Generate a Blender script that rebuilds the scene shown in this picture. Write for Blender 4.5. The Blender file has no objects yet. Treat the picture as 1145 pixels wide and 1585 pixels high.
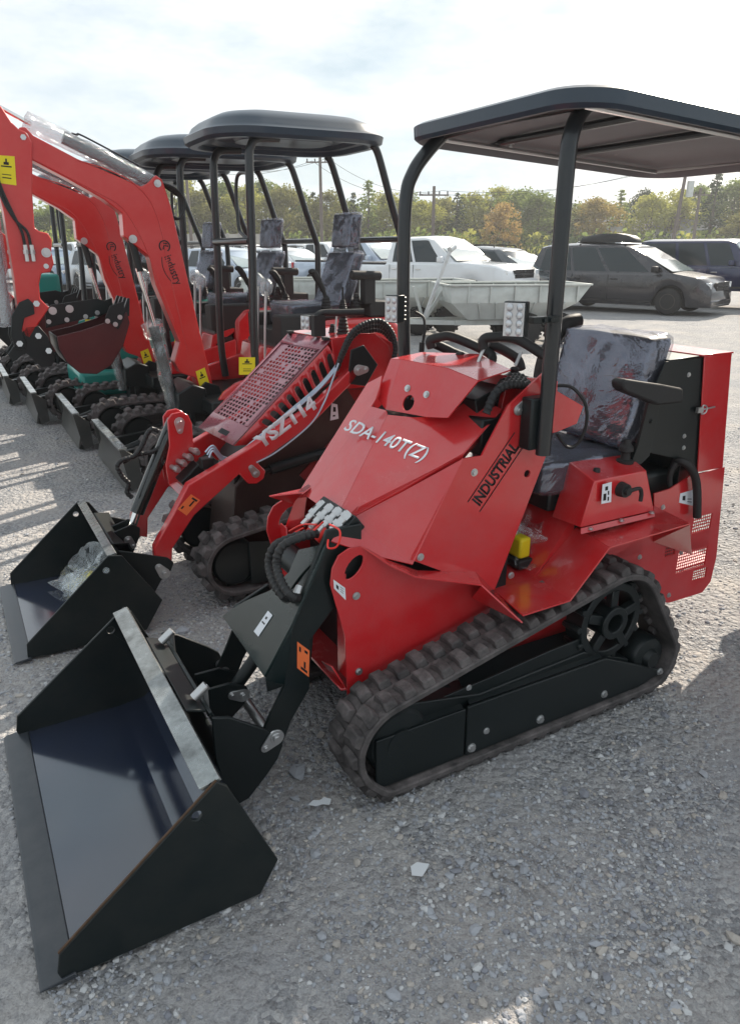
import bpy, bmesh, math, random
from mathutils import Vector, Matrix, geometry
R=math.radians
random.seed(7)
scene=bpy.context.scene
COL=scene.collection
# ------------------------------------------------------------------ camera model
FOC=1120.0; YH=387.0; CAMH=1.6
PITCH=math.atan((792.5-YH)/FOC)
ANG=R(29.5); OX,OY=0.0345861,1.7748378
EX=(math.cos(ANG),math.sin(ANG)); EY=(-math.sin(ANG),math.cos(ANG))
def wray(u,v):
    x=(u-572.5)/FOC; y=-(v-792.5)/FOC
    return (x, math.cos(PITCH)+y*math.sin(PITCH), -math.sin(PITCH)+y*math.cos(PITCH))
def G(u,v,z=0.0):
    d=wray(u,v); t=(z-CAMH)/d[2]; return Vector((d[0]*t,d[1]*t,z))
def toM(x,y):
    dx,dy=x-OX,y-OY; return (dx*EX[0]+dy*EX[1], dx*EY[0]+dy*EY[1])
def toW(x,y,z=0.0):
    return Vector((OX+EX[0]*x+EY[0]*y, OY+EX[1]*x+EY[1]*y, z))
CM=toM(0,0)
def _r(u,v):
    d=wray(u,v); return (d[0]*EX[0]+d[1]*EX[1], d[0]*EY[0]+d[1]*EY[1], d[2])
def P(u,v,c):          # measured point on a plane of constant depth y=c in the row frame
    d=_r(u,v); t=(c-CM[1])/d[1]; return Vector((CM[0]+d[0]*t, c, CAMH+d[2]*t))
def PX(u,v,c):
    d=_r(u,v); t=(c-CM[0])/d[0]; return Vector((c, CM[1]+d[1]*t, CAMH+d[2]*t))
def PZ(u,v,c):
    d=_r(u,v); t=(c-CAMH)/d[2]; return Vector((CM[0]+d[0]*t, CM[1]+d[1]*t, c))
def xz(pts,c): return [(q.x,q.z) for q in (P(u,v,c) for u,v in pts)]
# ------------------------------------------------------------------ materials
class NT:
    def __init__(s,name):
        s.m=bpy.data.materials.new(name); s.m.use_nodes=True
        s.t=s.m.node_tree; s.t.nodes.clear()
        s.out=s.n('ShaderNodeOutputMaterial')
    def n(s,t,**k):
        nd=s.t.nodes.new(t)
        for a,b in k.items():
            if a in nd.inputs: nd.inputs[a].default_value=b
            else: setattr(nd,a,b)
        return nd
    def l(s,a,b): s.t.links.new(a,b)
    def noise(s,scale,detail=4,rough=.6,vec=None,**k):
        n=s.n('ShaderNodeTexNoise'); n.inputs['Scale'].default_value=scale; n.inputs['Detail'].default_value=detail; n.inputs['Roughness'].default_value=rough
        if vec is not None: s.l(vec,n.inputs['Vector'])
        return n
    def ramp(s,fac,stops):
        r=s.n('ShaderNodeValToRGB'); e=r.color_ramp.elements
        while len(e)<len(stops): e.new(.5)
        for i,(p,c) in enumerate(stops):
            e[i].position=p; e[i].color=(c[0],c[1],c[2],1) if not isinstance(c,(int,float)) else (c,c,c,1)
        s.l(fac,r.inputs['Fac']); return r
    def mix(s,fac,a,b):
        m=s.n('ShaderNodeMix'); m.data_type='RGBA'
        for v,i in ((fac,0),(a,6),(b,7)):
            if hasattr(v,'links'): s.l(v,m.inputs[i])
            else: m.inputs[i].default_value=v if isinstance(v,(int,float)) else (v[0],v[1],v[2],1)
        return m.outputs[2]
    def mul(s,a,b,op='MULTIPLY'):
        m=s.n('ShaderNodeMath'); m.operation=op
        for v,i in ((a,0),(b,1)):
            if hasattr(v,'links'): s.l(v,m.inputs[i])
            else: m.inputs[i].default_value=v
        return m.outputs[0]
def paint(name,col,rough=.35,metal=0.0,coat=0.0,var=.15,dirt=.0,dirtcol=(.30,.27,.23),bump=.02,bscale=60,dscale=3.0,spec=.32):
    t=NT(name); b=t.n('ShaderNodeBsdfPrincipled'); tc=t.n('ShaderNodeTexCoord').outputs['Object']
    n1=t.noise(4,5,.6,tc)
    dark=tuple(c*(1-var) for c in col); lite=tuple(min(1,c*(1+var)) for c in col)
    c=t.mix(n1.outputs['Fac'],dark,lite)
    if dirt>0:
        n2=t.noise(dscale,8,.7,tc); geo=t.n('ShaderNodeNewGeometry'); sp=t.n('ShaderNodeSeparateXYZ'); t.l(geo.outputs['Normal'],sp.inputs[0])
        up=t.mul(sp.outputs[2],.35,'MULTIPLY'); up=t.mul(up,.55,'ADD')
        f=t.ramp(n2.outputs['Fac'],[(.35,0),(.75,1)]).outputs['Color']
        f=t.mul(f,up); f=t.mul(f,dirt)
        c=t.mix(f,c,dirtcol)
        rr=t.mul(f,.6); rr=t.mul(rr,rough,'ADD'); t.l(rr,b.inputs['Roughness'])
    else:
        n3=t.noise(9,5,.6,tc); rr=t.mul(n3.outputs['Fac'],.16); rr=t.mul(rr,rough-.08,'ADD'); t.l(rr,b.inputs['Roughness'])
    t.l(c,b.inputs['Base Color']); b.inputs['Metallic'].default_value=metal
    b.inputs['Coat Weight'].default_value=coat; b.inputs['Coat Roughness'].default_value=.12; b.inputs['Specular IOR Level'].default_value=spec
    if bump:
        n4=t.noise(bscale,3,.5,tc); bp=t.n('ShaderNodeBump'); bp.inputs['Strength'].default_value=bump*4; bp.inputs['Distance'].default_value=.004; t.l(n4.outputs['Fac'],bp.inputs['Height']); t.l(bp.outputs[0],b.inputs['Normal'])
    t.l(b.outputs[0],t.out.inputs[0]); return t.m
def glass(name,col=(.02,.03,.035),rough=.04):
    return paint(name,col,rough+.08,0,0,.1,0,bump=0,spec=.45)
def wrapmat(name,tint=(.75,.8,.9),amt=.35,scale=9,bub=0):
    t=NT(name); tc=t.n('ShaderNodeTexCoord').outputs['Object']
    n=t.noise(scale,5,.65,tc); n.inputs['Distortion'].default_value=1.6
    v=t.n('ShaderNodeTexVoronoi'); v.inputs['Scale'].default_value=scale*1.7; v.feature='DISTANCE_TO_EDGE'
    mp=t.mix(.25,tc,n.outputs['Color']); t.l(mp,v.inputs['Vector'])
    h=t.mul(n.outputs['Fac'],1.0); e=t.ramp(v.outputs['Distance'],[(0,1),(.12,0)]).outputs['Color']
    h=t.mul(h,t.mul(e,.10),'ADD')
    if bub:
        v2=t.n('ShaderNodeTexVoronoi'); v2.inputs['Scale'].default_value=bub; t.l(tc,v2.inputs['Vector']); h=t.mul(h,t.mul(v2.outputs['Distance'],-.8),'ADD')
    bp=t.n('ShaderNodeBump'); bp.inputs['Strength'].default_value=.9; bp.inputs['Distance'].default_value=.02; t.l(h,bp.inputs['Height'])
    g=t.n('ShaderNodeBsdfGlossy'); g.inputs['Roughness'].default_value=.12; g.inputs['Color'].default_value=(*tint,1); t.l(bp.outputs[0],g.inputs['Normal'])
    d=t.n('ShaderNodeBsdfDiffuse'); d.inputs['Color'].default_value=(*tint,1); t.l(bp.outputs[0],d.inputs['Normal'])
    tr=t.n('ShaderNodeBsdfTransparent')
    m1=t.n('ShaderNodeMixShader'); m1.inputs[0].default_value=.25; t.l(g.outputs[0],m1.inputs[1]); t.l(d.outputs[0],m1.inputs[2])
    m2=t.n('ShaderNodeMixShader'); f=t.ramp(h,[(.30,amt*.6),(.85,min(1,amt*1.5))]).outputs['Color']; t.l(f,m2.inputs[0]); t.l(tr.outputs[0],m2.inputs[1]); t.l(m1.outputs[0],m2.inputs[2])
    t.l(m2.outputs[0],t.out.inputs[0]); return t.m
RED=paint('red_paint',(.53,.010,.015),.20,0,1.0,.12,.24,dirtcol=(.42,.30,.28),bump=.010,bscale=9,dscale=5)
REDB=paint('red_boom_paint',(.54,.014,.013),.28,0,.5,.12,.20,dscale=4,bump=.012,bscale=25)
MAROON=paint('deep_red_paint',(.20,.012,.016),.35,0,.2,.2,.2)
BLACK=paint('black_paint',(.006,.010,.011),.36,0,.05,.3,.08,dirtcol=(.12,.11,.10),bump=.012,bscale=30)
BUCK=paint('black_bucket_paint',(.005,.010,.011),.30,0,.10,.3,.16,dirtcol=(.14,.12,.10),bump=.014,bscale=14,dscale=9)
WORN_GLINT=paint('worn_glint_steel',(.38,.40,.39),.16,.75,.6,.6,.95,dirtcol=(.012,.016,.016),bump=.06,bscale=12,dscale=11)  # pale base with dark patches paints sky glints onto the worn steel
TUBE=paint('black_tube_paint',(.012,.015,.018),.28,0,.4,.2,.05)
ROOFM=paint('roof_plastic',(.030,.046,.066),.34,0,.25,.15,.10,dirtcol=(.12,.13,.15))
LINING=paint('roof_lining',(.20,.215,.225),.7,0,0,.15,.0)
RUB=paint('track_rubber',(.040,.037,.037),.75,0,0,.4,.95,dirtcol=(.24,.21,.205),bump=.10,bscale=35,dscale=14)
RUBD=paint('dark_rubber',(.018,.018,.019),.55,0,0,.3,.25,dirtcol=(.1,.09,.08),bump=.05)
HOSE=paint('hose_rubber',(.012,.013,.015),.42,0,0,.3,.1,bump=.05)
ZINC=paint('zinc_steel',(.55,.55,.55),.32,.9,0,.2,.15,dirtcol=(.15,.14,.13))
CHROME=paint('chrome',(.75,.75,.74),.12,1,0,.1,0,bump=0)
BRASS=paint('bronze_rod',(.65,.30,.18),.2,1,0,.1,0,bump=0)
GALV=paint('galvanised_steel',(.55,.58,.56),.52,.25,0,.25,.45,dirtcol=(.30,.29,.25),dscale=6)
TEAL=paint('teal_paint',(.01,.26,.22),.35,0,.3,.1,.1)
YEL=paint('yellow_label',(.75,.62,.02),.5,0,0,.05,0,bump=0)
ORG=paint('orange_label',(.80,.17,.05),.5,0,0,.05,0,bump=0)
WHT=paint('white_label',(.72,.74,.78),.5,0,0,.05,0,bump=0)
INK=paint('black_ink',(.01,.01,.012),.5,0,0,.1,0,bump=0)
SEATM=paint('seat_vinyl',(.028,.030,.038),.5,0,0,.3,0,bump=.06,bscale=90)
WRAP=wrapmat('plastic_film',(.55,.57,.68),.26,2.2)
WRAPC=wrapmat('clear_film',(.85,.9,.92),.22,8)
BUBW=wrapmat('bubble_wrap',(.70,.72,.75),.62,6,90)
LENS=paint('lamp_lens',(.55,.56,.58),.1,.5,.6,.25,0,bump=0)
GLASS=glass('car_glass'); GLASSL=paint('windscreen_glass',(.16,.22,.23),.10,0,.8,.2,0,bump=0,spec=.9)
# ------------------------------------------------------------------ mesh builder
OFF=[Vector((0,0,0))]
def crumple(m,c,size,seed,n=16,amp=.35,rot=None):
    from mathutils import noise as N
    rnd=random.Random(seed); rot=rot or Matrix.Rotation(rnd.uniform(0,3),3,'X')@Matrix.Rotation(rnd.uniform(0,3),3,'Z'); g=[]
    for i in range(n+1):
        row=[]
        for j in range(n+1):
            p=Vector((i/n-.5,j/n-.5,0)); q=p*2.6+Vector((seed*3.1,0,0)); d=N.noise_vector(q)*amp+N.noise_vector(q*2.7)*amp*.4
            row.append(m.bm.verts.new(Vector(c)+rot@((p+d)*size)))
        g.append(row)
    for i in range(n):
        for j in range(n): m.face([g[i][j],g[i+1][j],g[i+1][j+1],g[i][j+1]])
SPLIT=set('side_plate fender corner_panel side_panel upper_side_panel hinge_plate side_lip track_wheel arm_side_plate arm_stiffener front_frame hitch_ear roof_bolt lever_rod lever_boot guard_bolt panel_bolt console_bolt rear_bolt shroud_bolt grab_bar joystick travel_lever lever_film bucket_tooth side_cowl blade_arm tail_light headlight turn_signal door_handle fender_flare roof_rail bottom_roller linkage_pin bucket_bolt hydraulic_hose hose_fitting hydraulic_coupler dust_cap lock_pin hose_coupler stick_hose boom_hose tilt_bracket bucket_linkage side_cutter roof_brace roof_bar lamp_cable lettering_rule seat_console insulator hood_latch hydraulic_pipe window coupler_block radiator_hose frame_web lift_cylinder rim_brace'.split())
class MB:
    def __init__(s): s.bm=bmesh.new()
    def vs(s,pts): return [s.bm.verts.new(Vector(p)) for p in pts]
    def face(s,vl,mi=0):
        try: f=s.bm.faces.new(vl)
        except ValueError: return None
        f.material_index=mi; return f
    def box(s,a,b,mi=0):
        x0,y0,z0=a; x1,y1,z1=b
        v=s.vs([(x0,y0,z0),(x1,y0,z0),(x1,y1,z0),(x0,y1,z0),(x0,y0,z1),(x1,y0,z1),(x1,y1,z1),(x0,y1,z1)])
        for q in ((0,3,2,1),(4,5,6,7),(0,1,5,4),(1,2,6,5),(2,3,7,6),(3,0,4,7)): s.face([v[i] for i in q],mi)
        return s
    def obox(s,c,size,rot=None,mi=0):
        c=Vector(c); hx,hy,hz=[k/2 for k in size]; M=rot if rot is not None else Matrix.Identity(3)
        v=s.vs([c+M@Vector((sx*hx,sy*hy,sz*hz)) for sx,sy,sz in ((-1,-1,-1),(1,-1,-1),(1,1,-1),(-1,1,-1),(-1,-1,1),(1,-1,1),(1,1,1),(-1,1,1))])
        for q in ((0,3,2,1),(4,5,6,7),(0,1,5,4),(1,2,6,5),(2,3,7,6),(3,0,4,7)): s.face([v[i] for i in q],mi)
        return s
    def beam(s,p0,p1,w,h,up=(0,0,1),mi=0):
        p0=Vector(p0);p1=Vector(p1); d=(p1-p0); L=d.length; d.normalize(); up=Vector(up)
        sd=d.cross(up).normalized(); u2=sd.cross(d)
        M=Matrix((d,sd,u2)).transposed(); return s.obox((p0+p1)/2,(L,w,h),M,mi)
    def extr(s,loop,vec,mi=0,holes=()):
        vec=Vector(vec); loops=[[Vector(p) for p in loop]]+[[Vector(p) for p in h] for h in holes]
        A=[s.vs(l) for l in loops]; B=[s.vs([p+vec for p in l]) for l in loops]
        if holes:
            fa=[v for l in A for v in l]; fb=[v for l in B for v in l]
            for t in geometry.tessellate_polygon(loops):
                s.face([fa[i] for i in t],mi); s.face([fb[i] for i in reversed(t)],mi)
        else:
            s.face(A[0],mi); s.face(list(reversed(B[0])),mi)
        for la,lb in zip(A,B):
            n=len(la)
            for i in range(n): s.face([la[i],la[(i+1)%n],lb[(i+1)%n],lb[i]],mi)
        return s
    def prY(s,pts,y0,y1,mi=0,holes=()):
        return s.extr([(x,y0,z) for x,z in pts],(0,y1-y0,0),mi,[[(x,y0,z) for x,z in h] for h in holes])
    def plate(s,pts,t,mi=0,holes=()):
        pts=[Vector(p) for p in pts]; n=Vector((0,0,0))
        for i in range(len(pts)):
            a,b=pts[i],pts[(i+1)%len(pts)]; n+=a.cross(b)
        n.normalize(); return s.extr([p-n*t/2 for p in pts],n*t,mi,[[Vector(p)-n*t/2 for p in h] for h in holes])
    def ring(s,c,d,r,n,ref=None):
        d=Vector(d).normalized(); a=Vector((0,0,1)) if abs(d.z)<.9 else Vector((1,0,0))
        if ref is not None: a=ref
        u=d.cross(a).normalized(); w=d.cross(u)
        return [Vector(c)+(u*math.cos(2*math.pi*i/n)+w*math.sin(2*math.pi*i/n))*r for i in range(n)]
    def cyl(s,p0,p1,r0,r1=None,n=16,mi=0,cap=True):
        r1=r0 if r1 is None else r1; p0=Vector(p0);p1=Vector(p1); d=p1-p0
        a=s.vs(s.ring(p0,d,r0,n)); b=s.vs(s.ring(p1,d,r1,n))
        for i in range(n): s.face([a[i],b[i],b[(i+1)%n],a[(i+1)%n]],mi)
        if cap: s.face(a,mi); s.face(list(reversed(b)),mi)
        return s
    def lathe(s,p,d,prof,n=24,mi=0,close=False):   # prof: (dist along d, radius)
        p=Vector(p); d=Vector(d).normalized(); rs=[s.vs(s.ring(p+d*t,d,max(r,1e-4),n)) for t,r in prof]
        k=len(rs)
        for j in range(k-1 if not close else k):
            a,b=rs[j],rs[(j+1)%k]
            for i in range(n): s.face([a[i],b[i],b[(i+1)%n],a[(i+1)%n]],mi)
        if not close: s.face(rs[0],mi); s.face(list(reversed(rs[-1])),mi)
        return s
    def tube(s,pts,r,n=10,mi=0,smooth=True,rib=0,cap=True,sub=6,closed=False):
        pts=[Vector(p) for p in pts]
        if smooth and len(pts)>2:
            o=[]; m=len(pts)
            for i in range(m if closed else m-1):
                p0=pts[(i-1)%m] if (closed or i>0) else pts[0]; p1=pts[i]; p2=pts[(i+1)%m]; p3=pts[(i+2)%m] if (closed or i+2<m) else p2
                for k in range(sub):
                    t=k/sub; o.append(.5*((2*p1)+(-p0+p2)*t+(2*p0-5*p1+4*p2-p3)*t*t+(-p0+3*p1-3*p2+p3)*t**3))
            if not closed: o.append(pts[-1])
            pts=o
        if rib:
            L=[0]
            for a,b in zip(pts,pts[1:]): L.append(L[-1]+(b-a).length)
            N=max(4,int(L[-1]/rib*3)); o=[];j=0
            for i in range(N+1):
                q=L[-1]*i/N
                while j<len(L)-2 and L[j+1]<q: j+=1
                t=(q-L[j])/max(1e-9,L[j+1]-L[j]); o.append(pts[j].lerp(pts[j+1],t))
            pts=o
        m=len(pts); rings=[]; ref=None
        for i,p in enumerate(pts):
            if closed: d=pts[(i+1)%m]-pts[i-1]
            else: d=pts[min(i+1,m-1)]-pts[max(i-1,0)]
            if d.length<1e-9: d=Vector((0,0,1))
            d.normalize()
            if ref is None:
                a=Vector((0,0,1)) if abs(d.z)<.9 else Vector((1,0,0)); ref=d.cross(a).normalized()
            ref=(ref-d*ref.dot(d)).normalized(); w=d.cross(ref)
            rr=r*(1+.16*(1 if i%3==0 else -.3)) if rib else (r[i] if isinstance(r,(list,tuple)) else r)
            rings.append(s.vs([p+(ref*math.cos(2*math.pi*k/n)+w*math.sin(2*math.pi*k/n))*rr for k in range(n)]))
        for i in range(m if closed else m-1):
            a,b=rings[i],rings[(i+1)%m]
            for k in range(n): s.face([a[k],a[(k+1)%n],b[(k+1)%n],b[k]],mi)
        if cap and not closed: s.face(list(reversed(rings[0])),mi); s.face(rings[-1],mi)
        return s
    def bolt(s,p,d,r=.012,mi=0):
        p=Vector(p);d=Vector(d).normalized()
        s.cyl(p,p+d*r*.25,r*1.5,n=14,mi=mi); s.cyl(p+d*r*.25,p+d*r*.95,r,n=6,mi=mi); return s
    def sphere(s,c,r,sc=(1,1,1),seg=12,mi=0):
        M=Matrix.Translation(Vector(c))@Matrix.Diagonal((sc[0],sc[1],sc[2],1))
        x=bmesh.ops.create_uvsphere(s.bm,u_segments=seg,v_segments=seg//2+2,radius=r,matrix=M)
        for f in {f for v in x['verts'] for f in v.link_faces}: f.material_index=mi
        return s
    def noise(s,amp,scale=8,seed=0):
        from mathutils import noise as N
        for v in s.bm.verts: v.co+=Vector(N.noise_vector(v.co*scale+Vector((seed,seed*1.7,0))))*amp
        return s
    def islands(s):
        s.bm.verts.ensure_lookup_table(); seen=set(); out=[]
        for v in s.bm.verts:
            if v in seen: continue
            st=[v]; seen.add(v); g=[]
            while st:
                a=st.pop(); g.append(a)
                for e in a.link_edges:
                    b=e.other_vert(a)
                    if b not in seen: seen.add(b); st.append(b)
            out.append(g)
        return out
    def build(s,name,mats,parent=None,**k):
        if name in SPLIT:
            isl=s.islands(); bb=[]
            for g in isl:
                lo=[min(v.co[i] for v in g)-.0015 for i in range(3)]; hi=[max(v.co[i] for v in g)+.0015 for i in range(3)]; bb.append((lo,hi))
            n=len(isl); par=list(range(n))
            def find(i):
                while par[i]!=i: i=par[i]
                return i
            for i in range(n):
                for j in range(i):
                    if all(bb[i][0][q]<=bb[j][1][q] and bb[j][0][q]<=bb[i][1][q] for q in range(3)): par[find(i)]=find(j)
            gs={}
            for i in range(n): gs.setdefault(find(i),[]).extend(isl[i])
            if 1<len(gs)<=16:
                first=None
                for g in gs.values():
                    m=MB(); mp={v:m.bm.verts.new(v.co) for v in g}
                    for f in {f for v in g for f in v.link_faces}:
                        try: nf=m.bm.faces.new([mp[v] for v in f.verts]); nf.material_index=f.material_index
                        except ValueError: pass
                    o=m._build(name,mats,parent,**k); first=first or o
                s.bm.free(); return first
        return s._build(name,mats,parent,**k)
    def _build(s,name,mats,parent=None,bevel=0,ang=35,sub=0,off=None,kind=None,label=None,recalc=True,bs=2):
        if recalc: bmesh.ops.recalc_face_normals(s.bm,faces=s.bm.faces)
        me=bpy.data.meshes.new(name); o_=OFF[0] if off is None else off
        bmesh.ops.translate(s.bm,verts=s.bm.verts,vec=-o_)
        s.bm.to_mesh(me); s.bm.free()
        if not isinstance(mats,(list,tuple)): mats=[mats]
        for m in mats: me.materials.append(m)
        me.shade_smooth()
        me.set_sharp_from_angle(angle=R(ang))
        o=bpy.data.objects.new(name,me); COL.objects.link(o)
        if parent is not None: o.parent=parent
        if bevel:
            md=o.modifiers.new('bevel','BEVEL'); md.width=bevel; md.segments=bs; md.limit_method='ANGLE'; md.angle_limit=R(40); md.harden_normals=False
        if sub:
            md=o.modifiers.new('sub','SUBSURF'); md.levels=sub; md.render_levels=sub
        if kind: o['kind']=kind
        if label: o['label']=label
        return o
def tag(o,label=None,cat=None,group=None,kind=None):
    if label: o['label']=label
    if cat: o['category']=cat
    if group: o['group']=group
    if kind: o['kind']=kind
    return o
def empty(name,loc=(0,0,0),rz=0.0):
    o=bpy.data.objects.new(name,None); o.empty_display_size=.3; COL.objects.link(o); o.location=loc; o.rotation_euler=(0,0,rz); return o
def row_thing(name,x,y,label,cat,group=None):     # a machine of the row: base at row-frame (x,y)
    o=empty(name,toW(x,y,0),ANG); OFF[0]=Vector((x,y,0)); return tag(o,label,cat,group)
def copy_tree(o,parent=None):
    c=o.copy(); COL.objects.link(c); c.parent=parent
    for ch in list(o.children): copy_tree(ch,c)
    return c
_font=[None]
def text(body,name,parent,mat,origin,xdir,ydir,size,ext=.0008,shear=0,bold=0.0,sx=1.0,space=1.0):
    cu=bpy.data.curves.new(name,'FONT'); cu.body=body; cu.size=1; cu.extrude=0; cu.offset=bold; cu.shear=shear; cu.space_character=space
    cu.resolution_u=3
    ob=bpy.data.objects.new(name,cu); COL.objects.link(ob)
    dg=bpy.context.evaluated_depsgraph_get(); me=bpy.data.meshes.new_from_object(ob.evaluated_get(dg))
    bpy.data.objects.remove(ob); bpy.data.curves.remove(cu)
    X=Vector(xdir).normalized(); Y_=Vector(ydir); Y_=(Y_-X*Y_.dot(X)).normalized(); Z_=X.cross(Y_)
    M=Matrix((X*size*sx,Y_*size,Z_*size)).transposed().to_4x4(); M.translation=Vector(origin)-OFF[0]
    me.transform(M); me.name=name; me.materials.append(mat)
    bm=bmesh.new(); bm.from_mesh(me)
    g=bmesh.ops.solidify(bm,geom=bm.faces[:],thickness=ext) ; bm.to_mesh(me); bm.free()
    o=bpy.data.objects.new(name,me); COL.objects.link(o); o.parent=parent; return o
def hull2(pts):
    pts=sorted(set(pts)); 
    def half(p):
        h=[]
        for q in p:
            while len(h)>1 and (h[-1][0]-h[-2][0])*(q[1]-h[-2][1])-(h[-1][1]-h[-2][1])*(q[0]-h[-2][0])<=0: h.pop()
            h.append(q)
        return h[:-1]
    return half(pts)+half(pts[::-1])
def resample(loop,n):
    L=[0]; m=len(loop)
    for i in range(m):
        a,b=loop[i],loop[(i+1)%m]; L.append(L[-1]+math.hypot(b[0]-a[0],b[1]-a[1]))
    out=[];j=0
    for i in range(n):
        q=L[-1]*i/n
        while L[j+1]<q: j+=1
        t=(q-L[j])/max(1e-9,L[j+1]-L[j]); a,b=loop[j],loop[(j+1)%m]
        dx,dz=b[0]-a[0],b[1]-a[1]; l=math.hypot(dx,dz)
        out.append((a[0]+dx*t,a[1]+dz*t,dz/l,-dx/l))    # ccw loop: outward normal
    return out,L[-1]
def belt_path(circles,inset=0.0):
    pts=[]
    for cx,cz,r in circles:
        for k in range(48): pts.append((cx+(r-inset)*math.cos(k*math.pi/24),cz+(r-inset)*math.sin(k*math.pi/24)))
    return hull2(pts)
def make_track(root,circles,y0,y1,name='rubber_track',pitch=.068,lug=.023,mat=None,th=.022,label=None):
    """rubber track round its wheels, with two staggered rows of tread blocks"""
    mat=mat or RUB; w=y1-y0
    outer,L=resample(belt_path(circles,lug),120)
    m=MB(); R4=[]
    for x,z,nx,nz in outer:
        R4.append(m.vs([(x,y0,z),(x,y1,z),(x-nx*th,y1,z-nz*th),(x-nx*th,y0,z-nz*th)]))
    n=len(R4)
    for i in range(n):
        a,b=R4[i],R4[(i+1)%n]
        for k in range(4): m.face([a[k],a[(k+1)%4],b[(k+1)%4],b[k]])
    N=int(L/pitch); rnd=random.Random(3)
    for row in (0,1):
        ya,yb=(y0+.004,y0+w*.47) if row==0 else (y0+w*.53,y1-.004)
        st,_=resample(belt_path(circles,lug),N*2)
        for i in range(N):
            x,z,nx,nz=st[(2*i+row)%(2*N)]; tx,tz=-nz,nx
            hl=pitch*.36; base=[]; top=[]
            ym=(ya+yb)/2; skew=.012*(1 if row else -1)
            for (s_,y) in ((-1,ya),(-1.25,ym),(-1,yb),(1,yb),(.75,ym),(1,ya)):
                k=s_*hl; j=.0025
                base.append((x+tx*k-nx*.002,y,z+tz*k-nz*.002))
                kk=k*.72; yy=ym+(y-ym)*.80
                hgt=lug*(.92+.12*rnd.random())
                top.append((x+tx*kk+nx*hgt+rnd.uniform(-j,j),yy,z+tz*kk+nz*hgt+rnd.uniform(-j,j)))
            A=m.vs(base);B=m.vs(top); m.face(list(reversed(A))); m.face(B)
            for q in range(6): m.face([A[q],A[(q+1)%6],B[(q+1)%6],B[q]])
    # inner guide teeth
    st,_=resample(belt_path(circles,lug+th),N*2)
    for i in range(0,2*N,2):
        x,z,nx,nz=st[i]; 
        a=[(x+nz*.014,y0+w*.42,z-nx*.014),(x+nz*.014,y0+w*.58,z-nx*.014),(x-nz*.014,y0+w*.58,z+nx*.014),(x-nz*.014,y0+w*.42,z+nx*.014)]
        m.extr(a,(-nx*.022,0,-nz*.022))
    return m.build(name,mat,root,bevel=.004,ang=50,bs=1,label=label)
def wheel_y(m,c,r,y0,y1,mi=0,hub=.4):
    m.lathe((c[0],y0,c[1]),(0,1,0),[(0,r*.55),(.006,r*.9),(.02,r),(y1-y0-.02,r),(y1-y0-.006,r*.9),(y1-y0,r*.55)],n=28,mi=mi)
# ------------------------------------------------------------------ camera
cam=bpy.data.cameras.new('camera'); co=bpy.data.objects.new('camera',cam); COL.objects.link(co); scene.camera=co
co.location=(0,0,CAMH); co.rotation_euler=(math.pi/2-PITCH,0,0)
cam.sensor_fit='VERTICAL'; cam.sensor_height=24; cam.lens=24*FOC/1585.0; cam.clip_end=3000; cam.clip_start=.05
# ------------------------------------------------------------------ sky and sun
SUN_AZ=32.0; SUN_EL=34.0     # azimuth to the right of the viewing direction
W=bpy.data.worlds.new('World'); scene.world=W; W.use_nodes=True
nt=W.node_tree; nt.nodes.clear()
out=nt.nodes.new('ShaderNodeOutputWorld'); bg=nt.nodes.new('ShaderNodeBackground'); sky=nt.nodes.new('ShaderNodeTexSky')
sky.sky_type='NISHITA'; sky.sun_disc=False; sky.sun_elevation=R(SUN_EL); sky.sun_rotation=R(SUN_AZ); sky.air_density=1.0; sky.dust_density=2.0
tc=nt.nodes.new('ShaderNodeTexCoord'); mp=nt.nodes.new('ShaderNodeMapping'); mp.inputs['Scale'].default_value=(1.1,1.1,3.4); mp.inputs['Rotation'].default_value=(.1,.05,.5)
nz=nt.nodes.new('ShaderNodeTexNoise'); nz.inputs['Scale'].default_value=2.6; nz.inputs['Detail'].default_value=9; nz.inputs['Roughness'].default_value=.58; nz.inputs['Distortion'].default_value=.3
rp=nt.nodes.new('ShaderNodeValToRGB'); rp.color_ramp.elements[0].position=.30; rp.color_ramp.elements[0].color=(.60,.60,.60,1); rp.color_ramp.elements[1].position=.62; rp.color_ramp.elements[1].color=(1,1,1,1)
nz2=nt.nodes.new('ShaderNodeTexNoise'); nz2.inputs['Scale'].default_value=3.4; nz2.inputs['Detail'].default_value=8; nz2.inputs['Roughness'].default_value=.6
rp2=nt.nodes.new('ShaderNodeValToRGB'); rp2.color_ramp.elements[0].position=.36; rp2.color_ramp.elements[0].color=(4.7,5.7,6.3,1); rp2.color_ramp.elements[1].position=.60; rp2.color_ramp.elements[1].color=(7.8,8.1,8.2,1)
mx=nt.nodes.new('ShaderNodeMix'); mx.data_type='RGBA'
L=nt.links.new
L(tc.outputs['Generated'],mp.inputs[0]); L(mp.outputs[0],nz.inputs['Vector']); L(mp.outputs[0],nz2.inputs['Vector'])
L(nz.outputs['Fac'],rp.inputs[0]); L(nz2.outputs['Fac'],rp2.inputs[0])
L(rp.outputs[0],mx.inputs[0]); L(sky.outputs[0],mx.inputs[6]); L(rp2.outputs[0],mx.inputs[7])
L(mx.outputs[2],bg.inputs[0]); bg.inputs[1].default_value=.085; L(bg.outputs[0],out.inputs[0])
sl=bpy.data.lights.new('sun','SUN'); sl.energy=5.0; sl.angle=R(.6); sl.color=(1,.90,.76)
so=bpy.data.objects.new('sun',sl); COL.objects.link(so)
sd=Vector((math.sin(R(SUN_AZ))*math.cos(R(SUN_EL)),math.cos(R(SUN_AZ))*math.cos(R(SUN_EL)),math.sin(R(SUN_EL))))
so.rotation_euler=sd.to_track_quat('Z','Y').to_euler(); so.location=(0,0,20)
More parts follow.
